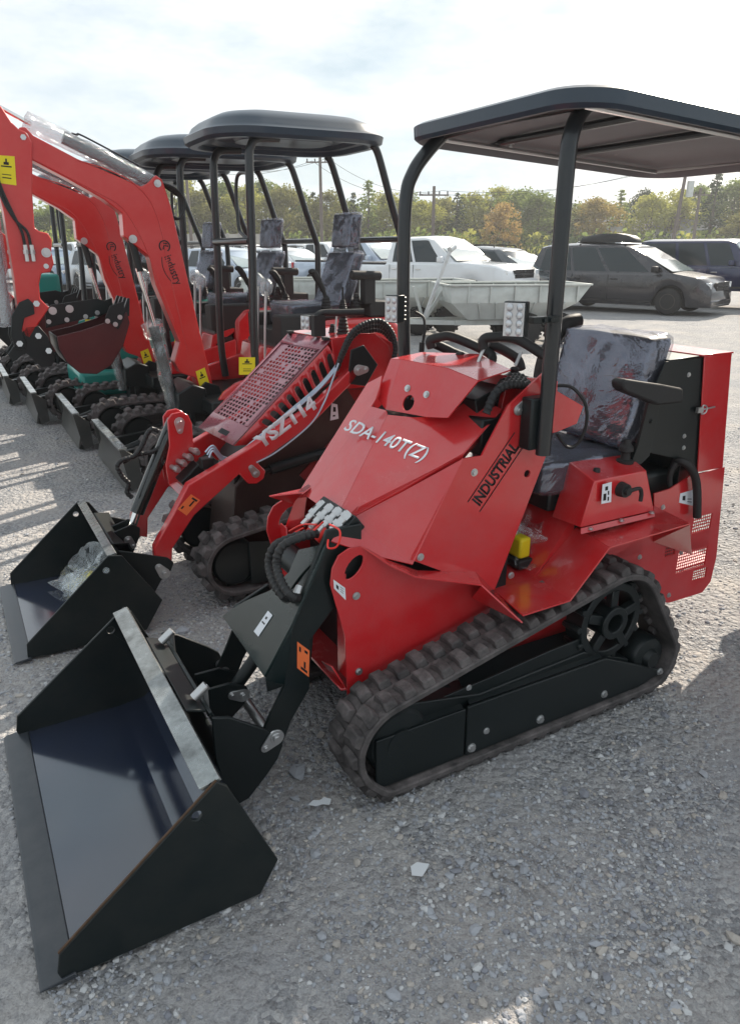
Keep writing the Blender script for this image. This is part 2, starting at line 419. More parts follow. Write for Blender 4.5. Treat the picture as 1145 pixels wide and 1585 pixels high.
scene.view_settings.view_transform='Standard'; scene.view_settings.look='None'; scene.view_settings.exposure=.72; scene.view_settings.gamma=1
scene.cycles.max_bounces=6; scene.cycles.transparent_max_bounces=16; scene.cycles.caustics_reflective=False; scene.cycles.caustics_refractive=False
scene.cycles.sample_clamp_indirect=6
# ------------------------------------------------------------------ ground
def gravel_mat():
    t=NT('gravel'); tc=t.n('ShaderNodeTexCoord').outputs['Object']
    b=t.n('ShaderNodeBsdfPrincipled'); b.inputs['Roughness'].default_value=.95; b.inputs['Specular IOR Level'].default_value=.15
    big=t.noise(.9,6,.6,tc); mid=t.noise(7,6,.65,tc); fine=t.noise(160,3,.6,tc)
    wv=t.mix(.02,tc,mid.outputs['Color'])
    v1=t.n('ShaderNodeTexVoronoi'); v1.inputs['Scale'].default_value=75; t.l(wv,v1.inputs['Vector'])
    v2=t.n('ShaderNodeTexVoronoi'); v2.inputs['Scale'].default_value=36; t.l(wv,v2.inputs['Vector'])
    base=t.mix(t.ramp(big.outputs['Fac'],[(.35,0),(.65,1)]).outputs['Color'],(.33,.33,.345),(.52,.475,.43))
    base=t.mix(t.ramp(mid.outputs['Fac'],[(.3,.0),(.75,.6)]).outputs['Color'],base,(.22,.222,.24))
    sc=t.ramp(t.n('ShaderNodeSeparateColor').outputs[0],[(0,0),(1,1)])
    sp=sc.inputs['Fac'].links[0].from_node; t.l(v1.outputs['Color'],sp.inputs[0])
    stone=t.ramp(sp.outputs[0],[(0,(.13,.135,.15)),(.5,(.31,.315,.33)),(.85,(.48,.475,.475)),(1,(.62,.60,.58))]).outputs['Color']
    msk=t.ramp(mid.outputs['Fac'],[(.38,.35),(.6,.9)]).outputs['Color']; pt=t.noise(1.7,4,.55,tc); msk=t.mul(msk,t.ramp(pt.outputs['Fac'],[(.40,.18),(.56,1)]).outputs['Color'])
    c=t.mix(msk,base,stone)

    c=t.mix(.25,c,t.ramp(fine.outputs['Fac'],[(.3,(.11,.11,.12)),(.7,(.58,.56,.53))]).outputs['Color'])
    t.l(c,b.inputs['Base Color'])
    h=t.mul(v1.outputs['Distance'],-1.0); h=t.mul(h,msk); h2=t.mul(v2.outputs['Distance'],-1.1); h=t.mul(h,h2,'ADD'); h=t.mul(h,t.mul(fine.outputs['Fac'],.5),'ADD')
    bp=t.n('ShaderNodeBump'); bp.inputs['Strength'].default_value=.9; bp.inputs['Distance'].default_value=.016
    # tread imprint: a few raised arcs pressed into the dust
    pc=G(815,1345); ce=G(740,1440)
    geo=t.n('ShaderNodeNewGeometry').outputs['Position']
    def dist(c):
        d=t.n('ShaderNodeVectorMath'); d.operation='DISTANCE'; t.l(geo,d.inputs[0]); d.inputs[1].default_value=c; return d.outputs['Value']
    w=t.mul(t.mul(dist(ce),115,'MULTIPLY'),0,'ADD'); sn=t.n('ShaderNodeMath'); sn.operation='SINE'; t.l(w,sn.inputs[0])
    mk=t.ramp(dist(pc),[(.08,1),(.14,0)]).outputs['Color']; h=t.mul(h,t.mul(t.mul(sn.outputs[0],mk),.75),'ADD')
    t.l(h,bp.inputs['Height']); t.l(bp.outputs[0],b.inputs['Normal'])
    t.l(b.outputs[0],t.out.inputs[0]); return t.m
GRAV=gravel_mat()
from mathutils import noise as NZ
def gh(x,y):
    h=.010*NZ.noise(Vector((x*1.3,y*1.3,0)))+.006*NZ.noise(Vector((x*4,y*4,3)))
    # shallow tread imprints pressed by a track, seen as a row of arcs
    return h-.012
bm=bmesh.new()
xs=[-200,-120,-40,-16,-9]+[ -6+.1*i for i in range(111)]+[7,10,18,45,130,200]
ys=[-20,-4,-1]+[0+.1*i for i in range(101)]+[12,15,20,30,50,90,130,160]
grid=[[bm.verts.new((x,y,gh(x,y) if (-6<=x<=5 and 0<=y<=10) else -.012)) for x in xs] for y in ys]
for j in range(len(ys)-1):
    for i in range(len(xs)-1): bm.faces.new((grid[j][i],grid[j][i+1],grid[j+1][i+1],grid[j+1][i]))
me=bpy.data.meshes.new('gravel_ground'); bm.to_mesh(me); bm.free(); me.materials.append(GRAV); me.shade_smooth()
gr=bpy.data.objects.new('gravel_ground',me); COL.objects.link(gr); gr['kind']='structure'
# loose stones as one mass (thousands of them)
STM=[]
for i,c in enumerate([(.35,.36,.385),(.52,.52,.52),(.23,.235,.26),(.42,.385,.35)]): STM.append(paint('stone_%s'%['grey','pale','slate','brown'][i],c,.85,0,0,.3,0,bump=.15,bscale=120,spec=.2))
def stones():
    rnd=random.Random(11); t=bmesh.new(); bmesh.ops.create_icosphere(t,subdivisions=1,radius=1.0)
    bv=[v.co.copy() for v in t.verts]; bf=[[v.index for v in f.verts] for f in t.faces]; t.free()
    ico=[v for v in bv]; V=[];F=[];MI=[]
    def add(x,y,s):
        a=rnd.uniform(0,6.28); ca,sa=math.cos(a),math.sin(a); sx,sy,sz=s*rnd.uniform(.7,1.3),s*rnd.uniform(.6,1.1),s*rnd.uniform(.4,.75)
        z=gh(x,y)+sz*.30; b=len(V); o=rnd.uniform(0,99)
        for v in bv:
            k=1+.75*NZ.noise(v*1.6+Vector((o,0,0)))
            px,py=v.x*sx*k,v.y*sy*k; V.append((x+px*ca-py*sa,y+px*sa+py*ca,z+v.z*sz*k))
        for f in bf: F.append((b+f[0],b+f[1],b+f[2]))
        m=rnd.choice((0,0,1,2,3,0)); MI.extend([m]*len(bf))
    n=0
    while n<34000:
        q=rnd.random(); 
        y=1.0+ (q**1.6)*6.0; x=rnd.uniform(-.62,.62)*y*1.0
        d=NZ.noise(Vector((x*1.6,y*1.6,7)))
        if rnd.random()> .55+1.1*d: continue
        s=.0018+.0065*rnd.random()**3.2
        if rnd.random()<.010: s=rnd.uniform(.010,.018)
        if y>3 and s<.004: s*=1.6
        add(x,y,s); n+=1
    n=0
    while n<2600:
        y=1.0+(rnd.random()**1.3)*2.2; x=rnd.uniform(-.62,.62)*y
        if NZ.noise(Vector((x*1.1,y*1.1,17)))<-.02: continue
        add(x,y,.0045+.0075*rnd.random()**2.2); n+=1
    for (u,v,s) in [(636,1462,.014),(545,1545,.016),(610,1540,.022),(835,1535,.018),(1135,1447,.018),(1128,1460,.014),(460,1192,.035),(283,975,.028),(928,1168,.014),(1081,1266,.014),(505,1480,.015),(1020,1332,.010),(320,1478,.012),(1045,1558,.014)]:
        p=G(u,v); add(p.x,p.y,s)
    me=bpy.data.meshes.new('loose_gravel'); me.from_pydata(V,[],F); me.polygons.foreach_set('material_index',MI)
    for m in STM: me.materials.append(m)
    o=bpy.data.objects.new('loose_gravel',me); COL.objects.link(o); o['kind']='stuff'; o['label']='loose grey gravel stones scattered over the yard'; o['category']='gravel'
stones()
def scrap(name,u,v,pts,lab,col,h=.006):
    p=G(u,v); OFF[0]=Vector((0,0,0)); m=MB()
    m.extr([(x,y,.002+h*(.5+.5*math.sin(7*i))) for i,(x,y) in enumerate(pts)],(0,0,.0012))
    o=m.build(name,col); o.location=(p.x,p.y,.004); return tag(o,lab,'paper scrap')
PAPER=paint('paper_white',(.62,.64,.66),.6,0,0,.1,.1)
scrap('paper_scrap',495,1246,[(-.035,-.01),(-.02,.008),(.0,.006),(.012,.02),(.035,.014),(.03,-.008),(.008,-.004),(-.01,-.012)],'torn pale paper scrap lying on gravel beside the big front bucket',PAPER)
scrap('paper_scrap',650,1349,[(-.024,-.022),(-.026,.006),(-.008,.02),(.026,.014),(.016,-.006),(.004,-.024)],'rounded white paper scrap lying on the open gravel below the track',PAPER)
scrap('paper_scrap',741,1379,[(-.012,-.002),(-.002,.004),(.012,-.004),(.0,-.007)],'tiny white sliver of paper near the tread imprint',PAPER,.003)


# thin sunlit air: far trees fade a little
bm=bmesh.new(); bmesh.ops.create_cube(bm,size=1.0,matrix=Matrix.Translation((0,69,6.4))@Matrix.Diagonal((410,190,15.2,1)))
me=bpy.data.meshes.new('haze'); bm.to_mesh(me); bm.free(); hz=bpy.data.materials.new('haze_air'); hz.use_nodes=True; hz.node_tree.nodes.clear()
ho_=hz.node_tree.nodes.new('ShaderNodeOutputMaterial'); pv=hz.node_tree.nodes.new('ShaderNodeVolumePrincipled'); pv.inputs['Density'].default_value=.0011; pv.inputs['Color'].default_value=(.95,.96,1,1); pv.inputs['Anisotropy'].default_value=.3; hz.node_tree.links.new(pv.outputs[0],ho_.inputs['Volume'])
me.materials.append(hz); o=bpy.data.objects.new('haze',me); COL.objects.link(o); o['kind']='stuff'
scene.cycles.volume_bounces=0
# ================================================================== front loader (red, with seat and roof)
CIR=[(.085,.180,.184),(.980,.350,.222),(1.190,.148,.153),(.050,.080,.088)]
def undercarriage(root,y0,y1,near=True,circ=CIR,plates=True):
    tr=make_track(root,circ,y0,y1)
    s=1 if near else -1; yo=y0 if near else y1     # outer side
    m=MB(); cx,cz,r=circ[0]; wheel_y(m,(cx,cz),r-.075,y0+.03,y1-.03); m.lathe((cx,y0+.02,cz),(0,1,0),[(0,.02),(.0,.05),(y1-y0-.04,.05),(y1-y0-.04,.02)],n=20)
    m.build('idler_wheel',BLACK,tr)
    cx,cz,r=circ[1]; m=MB(); n=40; ri=r-.07
    # toothed sprocket: rim ring, hub and five spokes
    for (ra,rb,ya,yb) in ((ri-.035,ri-.005,y0+.05,y1-.05),(.035,.062,y0+.03,y1-.03)):
        m.lathe((cx,ya,cz),(0,1,0),[(0,ra),(0,rb),(yb-ya,rb),(yb-ya,ra)],n=n,close=True)
    for k in range(5):
        a=k*2*math.pi/5+.3; d=Vector((math.cos(a),0,math.sin(a)))
        m.beam(Vector((cx,(y0+y1)/2-.03,cz))+d*.05,Vector((cx,(y0+y1)/2-.03,cz))+d*(ri-.03),.035,.030,up=(0,1,0))
    for k in range(14):
        a=k*2*math.pi/14; d=Vector((math.cos(a),0,math.sin(a))); m.cyl(Vector((cx,y0+.05,cz))+d*ri,Vector((cx,y1-.05,cz))+d*ri,.013,n=8)
    m.build('sprocket',BLACK,tr,bevel=.003,bs=1)
    cx,cz,r=circ[2]; m=MB(); wheel_y(m,(cx,cz),r-.07,y0+.03,y1-.03); m.lathe((cx,y0+.01,cz),(0,1,0),[(0,.012),(.0,.03),(.03,.045),(y1-y0-.05,.045)],n=20)
    m.build('rear_roller',BLACK,tr)
    return tr
def mir(pts,yc=.45): return [(x,2*yc-y,z) for x,y,z in pts]

M1=row_thing('track_loader',0,0,'large red tracked loader in front with black roof, SDA-140T(Z) lettered on its hood','loader')
t1=undercarriage(M1,0.0,.18,True); t2=undercarriage(M1,.72,.90,False)
# track frame guards
for near,root in ((True,t1),(False,t2)):
    f=lambda y: y if near else .9-y
    m=MB()
    a=xz([(583,1149),(724,1097),(724,1150),(724,1215),(640,1235),(578,1222)],.02)
    lo=[(x,z) for x,z in xz([(583,1149),(722,1098)],.02)]; hi=xz([(726,1094),(937,1019),(1024,1036)],.02)
    m.prY([lo[0],lo[1],(lo[1][0],.045),(lo[0][0]-.0,.045)],f(.022),f(.032))
    m.prY([(lo[1][0]+.004,hi[0][1]),hi[1],hi[2],(hi[2][0],.07),(hi[2][0]-.12,.045),(lo[1][0]+.004,.045)],f(.018),f(.030))
    m.build('track_guard',BLACK,root,bevel=.003)
    m=MB()
    for (g0,g1) in ((lo[0],lo[1]),(hi[0],hi[1])): m.plate([(g0[0]+.01,f(.034),g0[1]-.004),(g1[0]-.004,f(.034),g1[1]-.004),(g1[0]+.0,f(.165),g1[1]+.055),(g0[0]+.04,f(.165),g0[1]+.055)],.004)
    m.build('frame_top',BLACK,root)
    m=MB(); m.prY([(.10,.06),(1.08,.06),(1.10,.16),(.86,.26),(.40,.24),(.10,.30)],f(.05),f(.15)); m.build('roller_frame',BLACK,root,bevel=.004)
    m=MB(); m.prY(xz([(600,1125),(660,1090),(760,1048),(850,1008),(905,986),(930,1020),(930,1060),(724,1150),(600,1200)],.06),f(.06),f(.068)); m.build('frame_web',BLACK,root,bevel=.003)
    if near:
        m=MB()
        for (u,v,r) in ((729,1157,.011),(752,1131,.008),(835,1113,.011),(934,1074,.010),(1020,1039,.010),(725,1064,.007)):
            q=P(u,v,.018); m.bolt((q.x,q.y,q.z),(0,-1,0),r)
        m.build('guard_bolt',ZINC,root)
        m=MB()
        for x in (.28,.47,.66,.85): wheel_y(m,(x,.075),.042,.045,.14)
        m.build('bottom_roller',BLACK,root)
# --- chassis: lower side plates with lifting eyes
def oval(cx,cz,a,b,rot,n=16): return [(cx+a*math.cos(t)*math.cos(rot)-b*math.sin(t)*math.sin(rot),cz+a*math.cos(t)*math.sin(rot)+b*math.sin(t)*math.cos(rot)) for t in [2*math.pi*k/n for k in range(n)]]
side=xz([(538,1086),(534,985),(511,905),(514,880),(524,860),(540,849),(558,846),(570,852),(600,872),(645,888),(745,905),(800,955)],.2)
side+=[(.72,.46),(.90,.60),(1.28,.64),(1.28,.30),(.90,.24),(.40,.22)]
c0=P(548,878,.2); hole=oval(c0.x,c0.z,.042,.022,R(50))
m=MB(); m.prY(side,.2,.206,holes=[hole]); m.prY(side,.694,.70,holes=[hole]); m.build('side_panel',RED,M1,bevel=.0015,bs=1)
# front returns and belly
m=MB()
m.box((side[1][0]+.004,.206,.34),(side[1][0]+.010,.262,side[3][1]-.03)); m.box((side[1][0]+.004,.638,.34),(side[1][0]+.010,.694,side[3][1]-.03))
m.extr([(side[0][0]-.02,.206,.30),(side[0][0]+.30,.206,.24),(side[0][0]+.30,.694,.24),(side[0][0]-.02,.694,.30)],(0,0,.008))
m.extr([(-.06,.206,.40),(.0,.206,.28),(.0,.28,.28),(-.06,.28,.38)],(.006,0,0)); m.extr([(-.06,.62,.38),(.0,.62,.28),(.0,.694,.28),(-.06,.694,.40)],(.006,0,0))
m.build('front_frame',RED,M1,bevel=.002,bs=1)
m=MB(); m.box((.10,.215,.26),(.62,.685,.62)); m.box((.36,.28,.62),(.60,.62,.88)); m.box((.80,.215,.26),(1.5,.685,.50)); m.build('inner_housing',BLACK,M1)
# folded lip running back from lifting eye to the step
L0=[P(560,846,.2),P(600,868,.2),P(645,884,.2),P(735,886,.2),P(764,914,.2)]
L1=[P(575,856,.185),P(604,876,.165),P(645,894,.14),P(745,906,.10),P(808,964,-.008)]
m=MB()
for i in range(4): m.plate([L0[i],L0[i+1],L1[i+1],L1[i]],.005)
m.plate([P(745,906,.10),P(808,964,-.008),P(730,925,.2)],.004)
for i in range(4): m.plate([(p.x,.9-p.y,p.z) for p in (L0[i],L0[i+1],L1[i+1],L1[i])],.005)
m.build('side_lip',RED,M1)
# --- upper body side plates (with lettering)
A=xz([(716,710),(635,866),(764,914),(846,700),(860,640),(862,590),(839,578),(785,628),(745,705)],.2)
hl=P(815,733,.2); h2=oval(hl.x,hl.z,.013,.013,0,12)
m=MB(); m.prY(A,.198,.206,holes=[h2]); m.prY(A,.694,.702,holes=[h2]); m.build('upper_side_panel',RED,M1,bevel=.0015,bs=1)
# wing plate behind the post
m=MB(); wg=xz([(840,592),(858,604),(899,628),(889,655),(858,668),(843,672)],.2); m.prY(wg,.19,.197); m.prY(wg,.703,.71); m.build('hinge_plate',RED,M1,bevel=.0015)
# --- chamfer between hood and side
m=MB()
B=[P(716,710,.2),P(638,874,.198),P(578,860,.2),P(512,838,.215),P(535,804,.30)]
B0=P(640,752,.235)
mbc=(b_:=P(531,807,.30)).lerp(P(716,703,.215),.5)+Vector((0,0,-.012)); m.plate([B[0],B[1],P(550,812,.255),b_+Vector((0,0,-.004)),mbc],.005)
m.plate([B[1],B[2],B[3],B[4],P(550,812,.255)],.005)
m.plate(mir([B[0],B[1],P(550,812,.255),b_,mbc]),.005); m.plate(mir([B[1],B[2],B[3],B[4],P(550,812,.255)]),.005)
m.build('corner_panel',RED,M1)
# --- hood
a=P(475,769,.60); b=P(531,807,.30); c=P(716,703,.215); d=P(776,634,.22); e=P(732,614,.28); f=P(690,646,.33); g=P(640,647,.42); h=P(598,636,.54); i_=P(575,630,.60); k=P(600,643,.53)
nn=(b-k).cross(c-k).normalized(); nn=nn if nn.z>0 else -nn
def onhood(u,v):
    o_=Vector((CM[0],CM[1],CAMH)); d_=Vector(_r(u,v)); t_=(k-o_).dot(nn)/d_.dot(nn); return o_+d_*t_
b2=onhood(522,802); f=onhood(690,646); g=onhood(640,647); e=onhood(732,614); d=onhood(776,634)
m=MB(); m.plate([a,b2,k,h,i_],.006); m.plate([b2,b,c,d,e,f,g,k],.006)
m.build('hood',RED,M1,ang=12)
# folded lip along the hood's near edge
m=MB(); dn=Vector((0,0,-.035))
m.plate([b,c,c+dn*1.1+Vector((0,.01,0)),P(560,772,.27)+Vector((.0,.02,-.03)),b+dn+Vector((.01,.01,0))],.005)
m.plate([c,d,d+Vector((.02,.03,-.02)),c+Vector((.02,.03,-.03))],.005)
m.build('hood_lip',RED,M1)
# --- far side slanting panel and pillar
m=MB(); m.plate([a,i_,P(586,612,.605),P(592,582,.62),P(569,594,.69),P(458,771,.69)],.006)
m.plate([a,P(458,771,.69),P(439,825,.70),P(452,842,.70),P(470,812,.66)],.006)
m.build('far_slant_panel',RED,M1)
# --- cap over the arm pivot
q1=P(605,556,.64);q2=P(583,614,.64);q3=P(597,634,.57);q4=P(662,646,.39);q5=P(693,647,.29);q6=P(740,590,.265);q7=P(694,571,.38);q8=P(622,557,.58)
q9=P(653,546,.64);q10=P(790,573,.27);q11=P(740,549,.45)
sl=P(627,622,.48); n=(q8-q7).cross(q4-q7).normalized(); ux=(q4-q3).normalized(); uy=(q8-q3); uy=(uy-ux*uy.dot(ux)).normalized()
def onpl(p): return p-n*((p-q3).dot(n))
sl=onpl(sl); slot=[sl+ux*.024*math.cos(t)+uy*(.028 if math.sin(t)>0 else .026)*math.sin(t) for t in [2*math.pi*k_/16 for k_ in range(16)]]
q4p=onpl(q4);q7p=onpl(q7);q8p=onpl(q8)
m=MB(); m.plate([q3,q4p,q7p,q8p],.005,holes=[slot]); m.plate([q1,q2,q3,q8p],.005); m.plate([q7p,q4p,q5,q6],.005)
m.plate([q1,q8p,q7p,q6,q10,q11,q9],.005); m.build('hood_cap',RED,M1,ang=10)
m=MB(); m.prY([(q10.x,q10.z-.02),(q10.x+.14,q10.z-.04),(q10.x+.16,.95),(q10.x-.05,.95)],.28,.64); m.build('cap_rear',RED,M1,bevel=.003)
m=MB(); m.bolt(onpl(P(621,597,.5))+n*.003*(1 if n.z>0 else -1),n if n.z>0 else -n,.008); m.bolt(onpl(P(656,609,.42))+n*.003*(1 if n.z>0 else -1),n if n.z>0 else -n,.008)
for (u,v) in ((733,731),(650,862),(551,922),(555,1039),(790,912-22)): q=P(u,v,.2); m.bolt(q+Vector((0,-.001,0)),(0,-1,0),.0085)
m.build('panel_bolt',ZINC,M1)
# dark recess and hose coils showing beside the cap
m=MB(); m.prY(xz([(735,620),(790,590),(835,600),(800,640),(745,690)],.3),.30,.62); m.build('pivot_block',BLACK,M1,bevel=.004)
m=MB(); dz_=Vector((.0,0,-.025)); m.plate([i_+dz_,k+dz_,g+dz_,f+dz_,f+Vector((.09,0,.02)),k+Vector((.10,0,.04)),i_+Vector((.10,.02,.03))],.004); m.build('hood_core',BLACK,M1)
m=MB()
for k_ in range(4):
    y=.225+.028*k_
    m.tube([P(752+6*k_,640-12*k_,y),P(765+6*k_,610-8*k_,y),P(785+4*k_,596-4*k_,y),P(812,597-3*k_,y),P(826,612,y),P(822,640,y)],.013,rib=.016)
m.build('hydraulic_hose',HOSE,M1)
# --- pivot washers
def lug_plate(p1,p2,r1,r2,y,t=.006):
    m=MB(); pts=[(p1.x+r1*math.cos(a_),p1.z+r1*math.sin(a_)) for a_ in [2*math.pi*k_/20 for k_ in range(20)]]+[(p2.x+r2*math.cos(a_),p2.z+r2*math.sin(a_)) for a_ in [2*math.pi*k_/20 for k_ in range(20)]]
    hp=hull2([(round(x,5),round(z,5)) for x,z in pts]); m.prY(hp,y-t,y)
    m.bolt((p1.x,y-t,p1.z),(0,-1,0),r1*.45); m.bolt((p2.x,y-t,p2.z),(0,-1,0),r2*.5); return m
lug_plate(P(818,627,.19),P(803,635,.19),.026,.017,.197).build('pivot_pin',ZINC,M1,bevel=.001,bs=1)
# --- lettering
th=(c-b).normalized()
t0=P(541,640,.0)
ts=onhood(531,666); te=onhood(648,712); tu=onhood(542,636)
text('SDA-140T(Z)','hood_lettering',M1,WHT,ts+nn*.0055,te-ts,tu-ts,.075,bold=.012,sx=(te-ts).length/.075/5.3,ext=.001)
def lettering_side(txt,p0,p1,up,y,size,parent,mat,sx=1,bold=.02,name='side_lettering'):
    a_=P(*p0,y);b_=P(*p1,y);c_=P(*up,y)
    return text(txt,name,parent,mat,a_+Vector((0,-.0015,0)),b_-a_,c_-a_,size,bold=bold,sx=sx,ext=.001)
pa,pb=P(741,784,.198),P(806,687,.198); le=(pb-pa).length
text('INDUSTRIAL','side_lettering',M1,INK,pa+Vector((0,-.0015,0)),pb-pa,Vector((-(pb-pa).z,0,(pb-pa).x)),.058,bold=.03,sx=le/.058/5.9)
m=MB(); dd=(pb-pa).normalized(); nu=Vector((-dd.z,0,dd.x))
for o_ in (-.014,.050): m.beam(pa+nu*o_-dd*.012+Vector((0,-.001,0)),pb+nu*o_+dd*.012+Vector((0,-.001,0)),.0025,.002,up=(0,1,0))
m.build('lettering_rule',INK,M1)
# labels
def label_quad(root,pts,mat,name='warning_label',deco=None,t=.0012,label=None):
    m=MB(); m.plate(pts,t); 
    if deco: 
        A_,B_,C_,D_=[Vector(p) for p in pts]; n_=(B_-A_).cross(D_-A_).normalized()
        for (u0,v0,u1,v1) in deco:
            def q(u,v): return A_.lerp(B_,u).lerp(D_.lerp(C_,u),v)
            for sgn in (1,-1):
                m.extr([q(u0,v0)+n_*sgn*(t*.6),q(u1,v0)+n_*sgn*(t*.6),q(u1,v1)+n_*sgn*(t*.6),q(u0,v1)+n_*sgn*(t*.6)],n_*sgn*.0004,1)
    return m.build(name,[mat,INK],root,label=label)
DEC=[(.15,.12,.45,.16),(.15,.25,.8,.29),(.15,.36,.7,.39),(.2,.5,.35,.85),(.5,.55,.8,.6),(.5,.7,.75,.78)]
label_quad(M1,[P(516,897,.198),P(534,910,.198),P(535,929,.198),P(517,911,.198)],WHT,deco=[(.2,.3,.4,.7),(.55,.2,.85,.25),(.55,.4,.85,.45),(.55,.6,.8,.65)])
label_quad(M1,[P(442,836,.698),P(454,845,.698),P(456,860,.698),P(443,847,.698)],WHT,deco=[(.3,.2,.6,.7)])
# --- black lift arm
def armpts(c_): return xz([(488,840),(509,860),(509,893),(509,960),(484,1070),(447,1128),(412,1175),(392,1160),(428,1083),(448,1056),(453,967)],c_)
AP=[(-.055,.84),(.06,.84),(.06,.66),(-.02,.60),(-.115,.50),(-.125,.33),(-.19,.235),(-.225,.155),(-.285,.145),(-.30,.20),(-.255,.285),(-.205,.37),(-.190,.555)]
m=MB()
m.prY(AP,.225,.239); m.prY([(-.08,.50),(-.21,.445),(-.215,.37),(-.255,.285),(-.30,.20),(-.285,.145),(-.225,.155),(-.19,.235),(-.125,.33),(-.06,.40)],.645,.659)
m.build('arm_side_plate',BUCK,M1,bevel=.004)
web=[Vector((-.06,.225,.80)),Vector((-.06,.43,.80)),Vector((-.18,.655,.57)),Vector((-.18,.225,.57))]
def onweb(u,v,off=.007):
    n_=(web[1]-web[0]).cross(web[3]-web[0]).normalized(); n_=n_ if n_.x<0 else -n_; o_=Vector((CM[0],CM[1],CAMH)); d_=Vector(_r(u,v)); t_=(web[0]-o_).dot(n_)/d_.dot(n_); return o_+d_*t_+n_*off
wp=[onweb(u,v,0) for u,v in ((507,842),(464,851),(449,886),(420,914),(380,931),(346,954),(411,1048),(453,968))]
hc_=onweb(468,894,0); hx_=(onweb(478,885,0)-hc_); hy_=(onweb(455,912,0)-hc_)
m=MB(); m.plate(wp,.010,holes=[[hc_+hx_*1.0*math.cos(t_)+hy_*1.0*math.sin(t_) for t_ in [2*math.pi*k_/16 for k_ in range(16)]]])
m.plate([wp[7],wp[6],Vector((-.20,.40,.245)),Vector((-.200,.235,.365))],.010)
m.plate([wp[5],wp[6],wp[6]+Vector((.06,0,.03)),wp[5]+Vector((.06,0,.03))],.008)
m.build('lift_arm',paint('arm_plate_black',(.008,.020,.021),.25,0,.25,.3,.12,bump=.012,bscale=22),M1,bevel=.003)
m=MB()
m.prY([(-.19,.555),(-.03,.83),(.02,.80),(-.10,.50),(-.12,.34),(-.20,.36)],.239,.249)
m.cyl((-.03,.25,.62),(-.03,.65,.62),.045); m.build('arm_stiffener',BLACK,M1,bevel=.003)
label_quad(M1,[P(460,993,.2235),P(479,1007,.2235),P(478,1048,.2235),P(460,1034,.2235)],ORG,deco=[(.15,.12,.3,.3),(.6,.1,.85,.2),(.55,.55,.7,.8),(.3,.82,.85,.92)],label='orange warning label on the black arm')
label_quad(M1,[onweb(396,978),onweb(403,986),onweb(425,953),onweb(418,946)],WHT,name='paper_label',deco=[(.2,.5,.8,.56),(.3,.7,.6,.8)])
# hoses over the arm
m=MB()
for dy,du in ((0,0),(.0,12)):
    m.tube([PX(478+du,826,-.06),PX(452+du,832,-.12),PX(425+du,846,-.17),PX(416+du,872,-.19),PX(424+du,902,-.2),PX(440+du,924,-.19),PX(452+du,922,-.14),PX(470+du,906,-.10)],.0125,rib=.017,sub=8)
m.build('hydraulic_hose',HOSE,M1)
m=MB(); m.cyl(PX(440,932,-.185),PX(449,914,-.16),.012); m.cyl(PX(456,926,-.165),PX(464,908,-.14),.012); m.build('hose_fitting',ZINC,M1)
# coupler block at the foot of the hood
def onh2(u,v,up=0):
    p=PX(u,v,-.02); return p
m=MB(); o1=PX(480,795,.0);o2=PX(530,818,.0)
cdir=(o2-o1).normalized()
for k_ in range(4):
    p0=o1.lerp(o2,.12+.25*k_)+Vector((-.02,0,-.01)); ax=Vector((.10,0,.075)).normalized()
    m.cyl(p0,p0+ax*.075,.014,n=12); m.cyl(p0+ax*.018,p0+ax*.034,.018,n=6); m.cyl(p0+ax*.05,p0+ax*.07,.017,n=6); m.cyl(p0-ax*.025,p0,.010,n=10)
m.build('hydraulic_coupler',ZINC,M1)
m=MB(); m.obox(o1.lerp(o2,.5)+Vector((.035,0,-.0)),(.07,.22,.05),Matrix.Rotation(-R(37),3,'Y')); m.build('coupler_block',BLACK,M1,bevel=.003)
REDP=paint('red_cap',(.75,.03,.02),.4,0,.2,.1,0,bump=0)
m=MB()
for k_ in range(3):
    p0=o1.lerp(o2,.35+.27*k_)+Vector((-.045,0,-.05)); m.cyl(p0,p0+Vector((.035,0,.03)),.017,.020,n=12)
m.tube([PX(470,817,-.05),PX(455,826,-.07),PX(480,824,-.08),PX(500,808,-.03)],.003,n=6); m.tube([PX(510,812,-.06),PX(526,822,-.07),PX(522,845,-.08),PX(508,848,-.08),PX(508,835,-.07)],.003,n=6); m.tube([PX(448,822,-.06),PX(468,812,-.05),PX(490,812,-.04)],.003,n=6)
m.build('dust_cap',REDP,M1)
# --- tilt cylinder behind the arm
m=MB(); m.cyl((-.30,.43,.27),(-.22,.43,.36),.022); m.cyl((-.17,.43,.41),(.02,.43,.62),.030); m.build('tilt_cylinder',BLACK,M1)
m=MB(); m.cyl((-.225,.43,.355),(-.165,.43,.415),.014); m.build('cylinder_rod',BRASS,M1)
# --- bucket with hitch
BN=xz([(336,1210),(352,1217),(431,1331),(404,1384),(136,1506),(95,1515),(90,1508),(92,1478)],-.125)
BN=[(x,max(z,.004)) for x,z in BN]
BY0,BY1=-.125,.915
bhole=P(305,1263,-.125)
m=MB()
for y in (BY0,BY1-.010): m.prY(BN,y,y+.010,holes=[oval(bhole.x,bhole.z,.013,.013,0,14)])
SPm=m
shell=[(-.545,.400),(-.50,.33),(-.455,.22),(-.435,.12),(-.455,.055),(-.50,.022),(-.58,.012),(-.925,.010)]
m=MB()
def strip(pts,t,y0,y1,mb):
    pts=[Vector((x,0,z)) for x,z in pts]; up=[];dn=[]
    for i in range(len(pts)):
        d=(pts[min(i+1,len(pts)-1)]-pts[max(i-1,0)]).normalized(); nn_=Vector((-d.z,0,d.x)); up.append(pts[i]+nn_*t/2); dn.append(pts[i]-nn_*t/2)
    for i in range(len(pts)-1): mb.extr([(up[i].x,y0,up[i].z),(up[i+1].x,y0,up[i+1].z),(dn[i+1].x,y0,dn[i+1].z),(dn[i].x,y0,dn[i].z)],(0,y1-y0,0))
